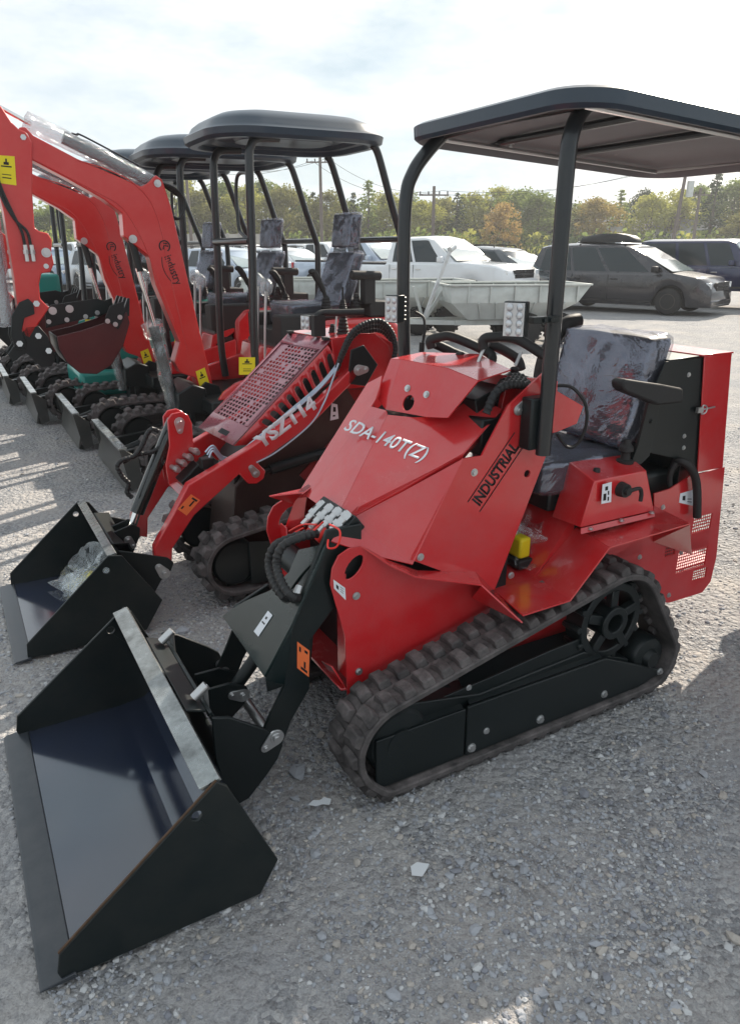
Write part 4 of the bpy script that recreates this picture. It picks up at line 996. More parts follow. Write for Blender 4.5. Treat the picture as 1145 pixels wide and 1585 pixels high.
# pipes along the arm
def offl(pts,y): return [P(u,v,y) for u,v in pts]
m=MB()
for k_ in range(3): m.tube(offl([(318+3*k_,700+4*k_),(330,690+4*k_),(344,706+3*k_),(362,706+3*k_),(400,676+3*k_),(450,634+3*k_),(490,600+3*k_),(515,572+3*k_),(528,552+3*k_)],1.66-.012*k_),.0045,n=8)
m.tube(offl([(397,716),(430,698),(480,657),(502,622),(514,590),(524,562)],1.575),.004,n=8)
m.build('hydraulic_pipe',paint('pipe_zinc',(.45,.52,.62),.3,.8,0,.2,.1),M2)
m=MB()
for k_ in range(4): p0=P(277+10*k_,728-9*k_,1.72+.0*k_); m.cyl(p0,p0+Vector((-.02,.12,.0)),.012,n=10); m.cyl(p0+Vector((0,.02,0)),p0+Vector((-.005,.045,0)),.017,n=6)
m.build('hydraulic_coupler',ZINC,M2)
m=MB(); m.obox(P(320,716,1.68),(.06,.05,.05)); m.obox(P(290,730,1.80),(.12,.20,.05),Matrix.Rotation(-R(40),3,'Y')); m.build('coupler_block',BLACK,M2,bevel=.004)
# cross tube and tilt bracket
m=MB(); cc=P(285,742,1.84); m.cyl((cc.x,1.635,cc.z),(cc.x,2.05,cc.z),.035); 
m.extr([(cc.x-.05,1.70,cc.z-.05),(cc.x+.08,1.70,cc.z+.06),(cc.x+.08,1.98,cc.z+.06),(cc.x-.05,1.98,cc.z-.05)],(.01,0,-.012)); m.build('cross_tube',RED,M2,bevel=.003)
m=MB(); br=xz([(259,650),(266,640),(280,637),(291,642),(297,655),(300,700),(302,735),(262,750),(256,720),(262,690)],1.80)
for y in (1.795,1.875): m.prY(br,y,y+.012)
m.build('tilt_bracket',RED,M2,bevel=.004)
lug_plate(P(278,654,1.79),P(279,667,1.79),.024,.014,1.793).build('pivot_pin',ZINC,M2,bevel=.001,bs=1)
m=MB(); m.cyl(P(270,650,1.845),P(212,793,1.845),.034,n=20); m.build('tilt_cylinder',paint('cylinder_black',(.006,.008,.008),.12,0,.8,.1,.05),M2)
m=MB(); m.cyl(P(212,793,1.845),P(204,818,1.845),.020); m.build('cylinder_rod',CHROME,M2)
m=MB(); m.tube(offl([(246,668),(236,664),(228,672),(220,690),(208,706),(190,712),(182,722),(190,738),(199,748),(197,762),(205,770)],1.80),.011,rib=.016); m.tube(offl([(250,690),(235,700),(212,704),(190,716)],1.83),.010,rib=.016); m.build('hydraulic_hose',HOSE,M2)
# big curved hoses at the arm pivot
m=MB()
for k_ in range(3):
    m.tube(offl([(522-2*k_,570+3*k_),(530,545+4*k_),(545,515+6*k_),(568,500+6*k_),(590,498+7*k_),(606,515+6*k_),(612,540),(606,570)],1.62+.05*k_),.0135,rib=.017)
m.build('hydraulic_hose',HOSE,M2)
# bucket
B2=[(.0,0)]; bn=xz([(168,860),(189,860),(252,929),(228,975),(75,1015),(44,1000)],1.44); bn=[(x,max(z,.004)) for x,z in bn]; bn=bn[:5]+[(-.85,.012),(-.845,.075)]
m=MB(); h_=P(166,882,1.44); hh=oval(-.50,.33,.014,.014,0,14)
for y in (1.44,2.235): m.prY(bn,y,y+.009,holes=[hh])
SPm=m
m=MB(); strip([(-.475,.385),(-.43,.30),(-.36,.20),(-.335,.10),(-.37,.04),(-.44,.014),(-.86,.008)],.008,1.449,2.235,m); bmesh.ops.remove_doubles(m.bm,verts=m.bm.verts,dist=.0004); BK2=m.build('bucket',bpy.data.materials['bucket_floor_black'],M2); SPm.build('side_plate',BUCK,BK2,bevel=.003)
m=MB(); m.prY([(-.905,.002),(-.835,.002),(-.835,.016),(-.895,.010)],1.43,2.252); m.build('cutting_edge',EDGE,BK2,bevel=.002,bs=1)
m=MB(); m.prY([(-.488,.392),(-.45,.400),(-.447,.39),(-.478,.382)],1.449,2.235); m.build('top_bar',WORN_GLINT,BK2,bevel=.002)
m=MB(); m.extr([(-.44,1.62,.37),(-.37,1.62,.36),(-.30,1.62,.12),(-.30,2.08,.12),(-.37,2.08,.36),(-.44,2.08,.37)],(.008,0,.006))
for y in (1.575,2.105): m.prY([(-.42,.355),(-.30,.31),(-.21,.275),(-.185,.245),(-.20,.21),(-.25,.17),(-.32,.06),(-.36,.06),(-.37,.2)],y,y+.010)
for y in (1.795,1.875): m.prY([(-.40,.36),(-.31,.385),(-.275,.36),(-.28,.32),(-.34,.20)],y,y+.010)
m.build('hitch',BLACK,BK2,bevel=.003)
lug_plate(P(255,888,1.57),P(246,878,1.57),.026,.016,1.574).build('pivot_pin',ZINC,BK2,bevel=.001,bs=1)
lug_plate(P(199,836,1.79),P(207,845,1.79),.020,.013,1.793).build('pivot_pin',ZINC,BK2,bevel=.001,bs=1)
m=MB()
for k_ in range(6): crumple(m,(-.56+.01*k_,1.62,.13+.025*k_),.22,k_+11)
m.build('film_bag',WRAPC,BK2,ang=40)
m=MB(); m.obox((-.55,1.60,.20),(.03,.16,.10),Matrix.Rotation(.5,3,'Y')); m.build('manual_pouch',YEL,BK2,bevel=.01)
# controls
def boot(m,p,r=.03,h=.07):
    prof=[]; n=6
    for i in range(n): prof+= [(h*i/n,r*(1-.55*i/n)),(h*(i+.5)/n,r*(.82-.5*i/n))]
    m.lathe(p,(0,0,1),prof+[(h,r*.35)],n=16)
m=MB()
pb_=P(487,512,1.78); m.box((pb_.x-.01,1.76,1.20),(pb_.x+.05,1.80,1.30)); m.tube([P(490,500,1.78),P(492,488,1.78),P(503,484,1.78),P(530,484,1.74),P(563,483,1.70)],.017,n=12); m.tube([P(489,504,2.0),P(492,495,2.0),P(520,490,1.98)],.014,n=12)
m.build('grab_bar',RUBD,M2)
m=MB(); boot(m,P(531,516,1.80),.035,.10); boot(m,P(515,520,1.88),.028,.06); m.build('lever_boot',RUBD,M2)
m=MB(); m.tube([P(519,515,1.84),P(521,488,1.84)],.005,smooth=False,n=8); m.build('lever_rod',ZINC,M2)
pw=P(478,499,1.93); worklight(M2,(pw.x,1.93,pw.z),R(10),.08,.07,2,2)
for (u,v) in ((450,515),(505,524)): pass
m=MB(); m.obox(P(449,514,1.98),(.03,.04,.014)); m.obox(P(504,524,1.72),(.03,.04,.014)); m.build('hood_latch',RUBD,M2,bevel=.003)
m=MB(); red2=xz([(463,735),(520,672),(545,640),(560,655),(520,700),(480,752)],1.685); 
m.prY(red2,1.675,1.687); m.build('side_grille',MAROON,M2,bevel=.002)
label_quad(M2,[P(511,651,1.68),P(524,648,1.68),P(522,626,1.68),P(513,624,1.68)],WHT,deco=[(.3,.2,.6,.3),(.3,.5,.7,.8)])
m=MB(); m.box((.95,1.70,.22),(1.15,2.0,.30)); m.build('stand_platform',BLACK,M2,bevel=.004)
# ================================================================== mini excavators
EXC_GROUP='mini excavators parked in a row beside the loaders'
E1=row_thing('mini_excavator',1.0,4.0,'red mini excavator nearest the perforated-hood loader, boom raised and dark bucket curled','excavator',EXC_GROUP)
CE=[(.30,.20,.20),(1.45,.20,.20)]
for (a_,b_) in ((3.50,3.72),(4.33,4.55)):
    tr=make_track(E1,CE,a_,b_,pitch=.085,lug=.03)
    m=MB(); 
    for (cx,cz,r) in CE: wheel_y(m,(cx,cz),r-.07,a_+.03,b_-.03)
    m.build('track_wheel',BLACK,tr)
    m=MB(); m.box((.36,a_+.02,.09),(1.38,b_-.02,.27)); m.build('roller_frame',RUBD,tr,bevel=.01)
m=MB(); m.box((.45,3.72,.16),(1.3,4.33,.30)); m.cyl((.95,4.03,.28),(.95,4.03,.46),.26,n=28); m.build('undercarriage',BLACK,E1,bevel=.006)
# blade
m=MB(); bl=[(.02,.005),(-.02,.02),(-.005,.09),(.015,.16),(.01,.23),(-.03,.31)]
blo=[(x+.014,z) for x,z in reversed(bl)]; m.prY(bl+blo,3.50,4.55); 
for y in (3.50,4.54): m.prY([(.02,.005),(.10,.03),(.09,.24),(.0,.31),(-.03,.31)],y-.001,y+.011)
m.build('dozer_blade',paint('blade_grey',(.045,.047,.045),.35,.2,.2,.3,.3),E1,bevel=.003)
m=MB(); m.box((-.035,3.50,.305),(.02,4.55,.322)); m.build('blade_top',WORN_GLINT,E1,bevel=.002)
m=MB(); m.beam((.03,3.80,.18),(.50,3.84,.24),.05,.08); m.beam((.03,4.25,.18),(.50,4.21,.24),.05,.08); m.cyl((.05,4.02,.16),(.5,4.02,.30),.03); m.build('blade_arm',BLACK,E1,bevel=.004)
# platform and body
m=MB(); m.box((.66,3.56,.46),(2.05,4.50,.56)); m.prY([(.48,.46),(.70,.42),(.70,.62),(.60,.66),(.48,.60)],3.80,4.22); m.build('platform',BLACK,E1,bevel=.01)
m=MB(); m.prY([(1.45,.56),(2.10,.56),(2.28,.70),(2.28,1.02),(2.18,1.10),(1.55,1.10),(1.45,1.0)],3.58,4.48); HDE=m.build('engine_hood',RED,E1,bevel=.04,bs=3)
m=MB(); cw_=[(.72,.565),(.76,.62),(.86,.68),(1.05,.73),(1.45,.84),(1.45,.565)]; m.prY(cw_,3.58,3.62); m.prY(cw_,4.44,4.48); m.build('side_cowl',RED,E1,bevel=.01)
m=MB(); m.prY([(1.22,.56),(1.45,.56),(1.45,.92),(1.28,.92)],3.64,4.42); m.build('seat_pedestal',BLACK,E1,bevel=.01)
m=MB(); m.prY([(1.20,.70),(1.24,.70),(1.27,.80),(1.45,.90),(1.45,.94),(1.24,.88)],3.60,4.46); m.build('red_trim',RED,E1,bevel=.005)
m=MB(); m.box((1.24,3.60,.92),(1.62,3.78,1.14)); m.box((1.30,4.28,.92),(1.60,4.46,1.12)); m.box((1.28,3.78,.90),(1.9,4.28,1.02)); m.box((2.0,3.60,1.10),(2.2,4.46,1.22)); m.build('seat_console',RUBD,E1,bevel=.015)
m=MB(); m.box((1.28,3.588,.62),(1.42,3.60,.86)); m.build('side_box',BLACK,E1,bevel=.01)
def yellow(root,pts,lab='yellow warning label'):
    return label_quad(root,pts,YEL,name='warning_label',deco=[(.20,.60,.80,.65),(.25,.2,.75,.24),(.25,.32,.75,.35),(.45,.68,.55,.9),(.35,.68,.45,.78),(.55,.68,.65,.78)],label=lab)
# swing post
m=MB()
sp_=[(.50,.34),(.62,.30),(.80,.42),(.82,.56),(.72,.62),(.60,.56)]
m.prY([(.52,.38),(.70,.34),(.86,.46),(.82,.62),(.72,.66),(.52,.50)],3.86,3.89); m.prY([(.52,.38),(.70,.34),(.86,.46),(.82,.62),(.72,.66),(.52,.50)],4.03,4.06); m.cyl((.58,3.96,.34),(.58,3.96,.56),.05); m.build('swing_post',BLACK,E1,bevel=.005)
# boom
bo=xz([(28,220),(30,197),(40,197),(52,210),(120,246),(219,289),(228,284),(241,271),(251,278),(265,321),(280,385),(309,514),(333,610),(331,621),(321,627),(312,620),(303,585),(279,577),(270,560),(278,530),(241,441),(231,397),(207,378),(192,366),(189,330),(161,309),(105,277),(50,248)],3.90)
m=MB(); m.prY(bo,3.89,4.02); BOOM=m.build('boom',REDB,E1,bevel=.008)
m=MB(); rib=xz([(120,248),(165,262),(205,282),(235,315),(252,365),(262,420),(290,540)],3.888); m.tube([(x,3.889,z) for x,z in rib],.004,n=6); rib=xz([(60,250),(150,297),(190,322),(220,370),(240,420),(270,500)],3.888); m.tube([(x,3.889,z) for x,z in rib],.004,n=6); m.build('boom_weld',REDB,BOOM)
for (u,v,r_) in ((36,213,.022),(206,370,.017),(244,284,.015),(321,612,.020)):
    m=MB(); p_=P(u,v,3.889); m.cyl(p_+Vector((0,.004,0)),p_+Vector((0,-.008,0)),r_*1.6,n=20); m.bolt(p_+Vector((0,-.008,0)),(0,-1,0),r_*.8); m.build('boom_pin',ZINC,BOOM)
yellow(BOOM,[P(303,575,3.889),P(317,569,3.889),P(327,602,3.889),P(312,608,3.889)][::-1])
pa,pb=P(254,397,3.888),P(274,446,3.888); le=(pb-pa).length; up_=Vector(((pa-pb).z*-1,0,(pa-pb).x*1)); 
dxy=(pb-pa).normalized(); upv=Vector((-dxy.z,0,dxy.x))
text('industry','boom_lettering',BOOM,INK,pa+Vector((0,-.0012,0)),pb-pa,upv,.082,bold=.006,sx=le/.082/3.6)
m=MB(); c_=P(255,381,3.888); 
m.tube([c_+Vector((.036*math.cos(t_),0,.036*math.sin(t_))) for t_ in [R(-60+18*k_) for k_ in range(17)]],.0045,n=6); m.tube([c_+Vector((.026,0,.0)),c_+Vector((-.004,0,.004)),c_+Vector((-.012,0,-.022))],.0045,n=6,smooth=False); m.tube([c_+Vector((.02,0,.016)),c_+Vector((-.008,0,.020))],.0040,n=6,smooth=False)
m.tube([P(251,398,3.888),P(252,412,3.888),P(258,426,3.888),P(266,436,3.888)],.0025,n=6); m.build('boom_logo',INK,BOOM)
# stick
sk=xz([(-30,170),(-8,158),(2,166),(18,190),(28,200),(40,205),(50,222),(50,300),(53,352),(60,358),(74,361),(80,372),(79,390),(83,408),(78,421),(64,423),(60,440),(62,462),(76,476),(60,500),(46,524),(38,520),(30,500),(22,430),(6,330),(-14,250)],3.90)
m=MB(); m.prY(sk,3.87,4.04); SK=m.build('stick',REDB,E1,bevel=.008)
yellow(SK,[P(-3,283,3.868),P(26,287,3.868),P(23,242,3.868),P(-4,240,3.868)])
m=MB()
for (u,v,r_) in ((72,391,.020),): p_=P(u,v,3.868); m.bolt(p_,(0,-1,0),r_)
m.cyl(P(72,412,3.872),P(72,412,3.866),.016,n=14); m.build('stick_pin',ZINC,SK)
m=MB(); 
for k_ in (0,1):
    m.tube(offl([(-10-3*k_,250),(2,290+12*k_),(20+4*k_,330+10*k_),(34+8*k_,358),(39+9*k_,380)],3.855),.009,n=8)
m.build('stick_hose',HOSE,SK)
m=MB()
for k_ in (0,1): p_=P(39+10*k_,379,3.855); m.cyl(p_,p_+Vector((0,0,-.03)),.013,n=6); m.cyl(p_+Vector((0,0,-.03)),p_+Vector((0,0,-.055)),.017,n=10); m.cyl(p_+Vector((0,0,-.055)),p_+Vector((0,0,-.10)),.012,n=6)
m.build('hose_coupler',ZINC,SK)
# stick cylinder on top of the boom, in bubble wrap
m=MB(); m.cyl(P(-25,152,3.955),P(48,192,3.955),.014); m.build('cylinder_rod',CHROME,E1)
m=MB(); m.cyl(P(98,212,3.955),P(238,282,3.955),.042,n=20); m.build('stick_cylinder',paint('cylinder_grey',(.05,.055,.06),.3,.3,.2,.2,.1),E1)
m=MB(); m.tube([P(38,186,3.955),P(100,216,3.955),P(160,245,3.955),P(232,281,3.955)],.056,n=22,sub=10); m.noise(.008,20,1); m.build('bubble_wrap',BUBW,E1,ang=60)
m=MB(); m.tube([P(112,214,3.955)+Vector((0,0,.03)),P(120,209,3.955),P(130,211,3.955),P(215,256,3.955)],.006,n=8); m.build('cylinder_pipe',TUBE,E1)
m=MB(); 
for k_ in range(3): m.tube(offl([(246,282),(268,290+4*k_),(284-3*k_,306),(286-3*k_,322),(278,338),(266,334+2*k_)],3.95+.025*k_),.009,n=8)
m.build('boom_hose',HOSE,E1)
# boom cylinder
m=MB(); m.cyl(P(204,372,3.93),P(217,420,3.93),.026); m.build('boom_cylinder_gland',BLACK,E1)
m=MB(); m.cyl(P(213,415,3.93),P(242,512,3.93),.017); m.build('boom_cylinder_rod',CHROME,E1)
m=MB(); m.cyl(P(238,506,3.93),P(276,645,3.93),.038,n=18); m.build('boom_cylinder',BLACK,E1)
m=MB(); m.tube(offl([(233,498),(243,522),(250,555),(262,600),(272,642)],3.93),[.075]*6+[.055]*6+[.055]*6+[.05]*6+[.045],n=26,sub=6); m.noise(.022,9,3); m.noise(.008,28,4); m.build('film_wrap',WRAPC,E1,ang=60)
# bucket linkage and bucket
m=MB(); hk=xz([(52,470),(44,462),(30,468),(18,490),(17,520),(24,540),(38,542),(42,530),(34,512),(38,492),(54,486)],3.86)
for y in (3.85,4.045): m.prY(hk,y,y+.014)
lk=xz([(40,505),(60,504),(74,520),(86,552),(80,566),(64,568),(40,545),(20,560),(12,548),(24,530)],3.9); 
for y in (3.87,4.02): m.prY(lk,y,y+.014)
m.build('bucket_linkage',BLACK,E1,bevel=.005)
m=MB()
for (u,v) in ((57,470),(31,532),(60,520),(76,543)): m.cyl(P(u,v,3.852),P(u,v,3.838),.021,n=6)
m.build('linkage_pin',ZINC,E1)
m=MB(); p_=P(0,395,3.93); m.cyl(P(-14,340,3.95),P(12,505,3.95),.055,n=18); m.noise(.008,20,1); m.build('wrapped_cylinder',BUBW,E1)
m=MB(); m.cyl(P(-14,345,3.95),P(12,500,3.95),.036,n=16); m.build('bucket_cylinder',paint('cylinder_pale',(.35,.36,.37),.4,.3,0,.2,.1),E1)
bs_=xz([(88,521),(125,512),(170,497),(196,483),(200,500),(190,535),(172,565),(150,578),(125,577),(104,560),(92,540)],3.77)
m=MB(); m.prY(bs_,3.76,3.772); m.prY(bs_,4.14,4.152); SPm=m; EBM=paint('excavator_bucket_maroon',(.055,.010,.012),.28,0,.35,.3,.1)  # maroon colour stands for red reflected in the dark side plate
m=MB(); strip([bs_[i] for i in (0,10,9,8,7,6,5,4,3)],.010,3.772,4.14,m); bmesh.ops.remove_doubles(m.bm,verts=m.bm.verts,dist=.0005); EBK=m.build('bucket',BLACK,E1); SPm.build('side_plate',EBM,EBK,bevel=.003)
tp=bs_[3]
m=MB()
for k_ in range(4):
    y=3.78+.115*k_; m.extr([(tp[0]-.03,y,tp[1]-.02),(tp[0]+.02,y,tp[1]-.03),(tp[0]+.035,y,tp[1]+.09),(tp[0]+.02,y,tp[1]+.09)],(0,.035,0))
m.build('bucket_tooth',BLACK,EBK,bevel=.003)
m=MB(); sc_=xz([(171,500),(163,492),(170,474),(192,466),(193,490),(183,510)],3.755); m.prY(sc_,3.748,3.759); m.prY(sc_,4.153,4.164)
bp_=xz([(70,480),(80,472),(150,462),(170,468),(165,485),(72,508)],4.1); m.prY(bp_,4.10,4.112); m.build('side_cutter',BLACK,EBK,bevel=.003)
m=MB()
for (u,v) in ((167,497),(179,502),(186,491)): m.bolt(P(u,v,3.748),(0,-1,0),.011)
for (u,v) in ((82,481),(108,478)): m.bolt(P(u,v,4.099),(0,-1,0),.018)
for (u,v) in ((76,498),(104,495),(133,490),(151,484)): m.bolt(P(u,v,4.099),(0,-1,0),.011)
m.build('bucket_bolt',ZINC,EBK)
# canopy
def tubeobj(root,name,pts,r,mat=TUBE,n=12,**k):
    m=MB(); m.tube(pts,r,n=n,**k); return m.build(name,mat,root,ang=60)
for y in (3.65,4.42):
    tubeobj(E1,'roof_post',[(1.06,y,.60),(1.04,y,.9),(1.06,y,1.5),(1.075,y,2.15),(1.095,y,2.27),(1.15,y,2.32),(1.30,y,2.33)],.030)
    tubeobj(E1,'rear_post',[(2.05,y,2.33),(2.10,y,2.26),(2.22,y,1.92),(2.31,y,1.68),(2.325,y,1.60),(2.32,y,1.25),(2.30,y,1.14),(2.22,y,1.10)],.028)
tubeobj(E1,'rear_cross_bar',[(2.31,3.65,1.68),(2.31,4.42,1.68)],.024,smooth=False)
tubeobj(E1,'front_cross_bar',[(1.05,3.65,1.66),(1.05,4.42,1.66)],.026,smooth=False)
tubeobj(E1,'grab_handle',[(1.06,3.68,1.66),(1.06,3.80,1.70),(1.06,3.88,1.74),(1.06,3.90,1.85),(1.06,3.90,2.0),(1.06,3.86,2.09),(1.06,3.76,2.11),(1.06,3.66,2.10)],.013)
RF=roofshell(E1,.82,2.18,3.50,4.55,2.31,[(.03,.0),(.0,.02),(-.008,.06),(.03,.085),(.05,.12),(.09,.15),(.16,.18),(.26,.20),(.42,.21)],[(.03,.0),(.08,.0),(.10,.03),(.16,.03),(.18,.06),(.30,.06),(.32,.03),(.45,.03)],r=.32,tilt=.01,name='canopy_roof')
# seat and controls
seatset(E1,bx8(1.42,1.85,3.80,4.26,1.04,1.20),backbox(1.82,1.92,.14,3.79,4.25,1.18,1.58),3,hr=backbox(1.95,2.05,.03,3.87,4.17,1.62,1.87))
m=MB()
for (x_,y_,hh_) in ((1.66,3.69,1.14),(1.62,4.38,1.12)): boot(m,(x_,y_,hh_),.055,.13)
boot(m,(1.80,3.68,1.14),.04,.10); boot(m,(1.92,3.68,1.14),.045,.14)
m.build('lever_boot',RUBD,E1)
m=MB()
for (x_,y_,zz) in ((1.66,3.69,1.24),(1.62,4.38,1.22)): m.tube([(x_,y_,zz),(x_-.02,y_,zz+.06),(x_-.06,y_,zz+.14),(x_-.10,y_,zz+.20)],[.016]*7+[.022]*5+[.028]*6+[.026],n=12); m.sphere((x_-.11,y_,zz+.205),.028,(1.2,1,.8))
m.tube([(1.80,3.68,1.22),(1.80,3.68,1.33)],.008,n=8,smooth=False)
m.build('joystick',RUBD,E1)
m=MB(); m.tube([(1.84,3.62,1.42),(1.98,3.62,1.415),(2.10,3.62,1.41)],.035,n=14); m.box((1.95,3.60,1.2),(2.05,3.68,1.40)); m.build('armrest',RUBD,E1,bevel=.01)
m=MB(); m.tube([(1.22,3.92,.60),(1.24,3.92,1.0),(1.26,3.92,1.30)],.012,n=8); m.tube([(1.22,4.08,.60),(1.24,4.08,1.0),(1.26,4.08,1.33)],.012,n=8); m.build('travel_lever',ZINC,E1)
m=MB(); m.sphere((1.265,3.92,1.33),.055,(1,.8,1.3),14); m.sphere((1.265,4.08,1.36),.055,(1,.8,1.3),14); m.noise(.012,18,4); m.build('lever_film',WRAPC,E1,ang=60)
m=MB(); m.box((1.10,3.6,.56),(1.22,3.9,.60)); m.build('floor_mat',RUBD,E1)
yellow(E1,[P(370,580,3.56),P(395,580,3.56),P(395,553,3.56),P(370,553,3.56)])
m=MB(); m.box((.56,3.80,.30),(.60,4.24,.60)); m.build('front_cover',BLACK,E1,bevel=.01)
label_quad(E1,[(.558,3.95,.50),(.558,4.05,.50),(.558,4.05,.56),(.558,3.95,.56)],WHT,deco=[(.1,.3,.9,.35),(.1,.6,.7,.65)])
def exc_copy(x,y,lab,mats=None,drop=()):
    o=copy_tree(E1); o.location=toW(x,y,0); o['label']=lab
    def walk(n):
        for ch in list(n.children):
            if any(ch.name.startswith(d_) for d_ in drop): 
                for c2 in list(ch.children): bpy.data.objects.remove(c2)
                bpy.data.objects.remove(ch); continue
            if mats and ch.type=='MESH':
                base=ch.name.split('.')[0]
                if base in mats: ch.data=ch.data.copy(); ch.data.materials[0]=mats[base]
            walk(ch)
    walk(o); return o
E2=exc_copy(.90,5.35,'second red mini excavator, farther row position, boom partly hidden behind the nearest red boom')
NB=('boom','stick','cylinder_rod','bubble_wrap','cylinder_pipe','film_wrap','bucket','linkage_pin','wrapped_cylinder')
E3=exc_copy(.70,6.55,'teal-bodied mini excavator behind the two red ones, at the left',drop=NB,mats={'engine_hood':TEAL,'side_cowl':TEAL,'front_cover':TEAL})
E4=exc_copy(.55,7.75,'red mini excavator at the far left edge with pale sunlit blade',drop=NB)
E5=exc_copy(.45,9.0,'last mini excavator of the row, far left behind the others',drop=NB,mats={'engine_hood':TEAL,'side_cowl':TEAL})
E0=exc_copy(3.52,.07,'black-bodied mini excavator at the right edge behind the front loader, mostly out of view',{'engine_hood':BLACK,'side_cowl':BLACK})  # added machine, mostly unseen, casts shade on the right foreground
E0.rotation_euler=(0,0,ANG+math.pi)
OFF[0]=Vector((0,0,0)); m=MB(); m.box((.12,-.50,.95),(1.24,.50,2.29)); m.build('cab',BLACK,E0,bevel=.05,bs=3)  # solid block added out of frame to keep sun off the foreground
m=MB(); m.box((.30,-.508,1.2),(1.1,-.502,2.15)); m.box((.30,.502,1.2),(1.1,.508,2.15)); m.build('shade_cab_window',GLASS,E0)
a_=P(128,617,6.05); b_=P(207,570,6.05); OFF[0]=Vector((.70,6.55,0)); m=MB(); m.box((a_.x,6.05,a_.z),(b_.x,6.9,b_.z)); m.build('body_panel',TEAL,E3,bevel=.05,bs=3)
a_=P(60,462,6.05); b_=P(92,424,6.05); m=MB(); m.box((a_.x,6.05,a_.z),(b_.x,6.5,b_.z)); m.build('hood_panel',TEAL,E3,bevel=.03,bs=3)
# ================================================================== background vehicles
OFF[0]=Vector((0,0,0))
PL={}
def cpaint(n,c,metal=.2): 
    if n not in PL: PL[n]=paint('car_paint_'+n,c,.22,metal,1.0,.05,.10,dirtcol=(.3,.28,.25),bump=0)
    return PL[n]
PLAST=paint('black_trim',(.02,.02,.022),.55,0,0,.2,.1,bump=0)
AMB=paint('amber_lens',(.9,.25,.02),.2,0,.3,.1,0,bump=0); HEADL=paint('headlight_lens',(.65,.68,.70),.12,.3,.6,.1,0,bump=0); TAIL=paint('tail_lens',(.45,.01,.01),.2,0,.4,.1,0,bump=0)
TYRE=paint('tyre_rubber',(.022,.022,.023),.8,0,0,.2,.4,dirtcol=(.12,.11,.10),bump=.05); RIM=paint('alloy_rim',(.42,.43,.44),.3,.8,0,.15,.1,bump=0); RIMD=paint('dusty_rim',(.11,.09,.08),.5,.4,0,.3,.4,bump=0)
def car_mesh_wheel(root,x,y,r,w,rim,side):
    m=MB(); m.lathe((x,y-w/2,r),(0,1,0),[(0,r*.62),(.01,r*.90),(w*.18,r*.985),(w*.5,r),(w*.82,r*.985),(w-.01,r*.90),(w,r*.62)],n=28); o=m.build('wheel',TYRE,root,ang=40)
    yo=y+side*(w/2-.015); m=MB(); m.lathe((x,yo,r),(0,side,0),[(0,r*.60),(.012,r*.63),(.016,r*.55),(.0,r*.50),(-.03,r*.2),(.012,r*.15),(.012,.001)],n=20)
    for k in range(5 if rim is RIM else 8):
        a=k*2*math.pi/(5 if rim is RIM else 8); d=Vector((math.cos(a),0,math.sin(a))); c=Vector((x,yo,r)); m.beam(c+d*r*.12,c+d*r*.56,.018,r*.16,up=d.cross(Vector((0,1,0))))
    m.build('rim',rim,o)
def interp(prof,x):
    for (a,b) in zip(prof,prof[1:]):
        if a[0]<=x<=b[0]: return a[1]+(b[1]-a[1])*(x-a[0])/max(1e-6,b[0]-a[0])
    return prof[-1][1] if x>prof[-1][0] else prof[0][1]
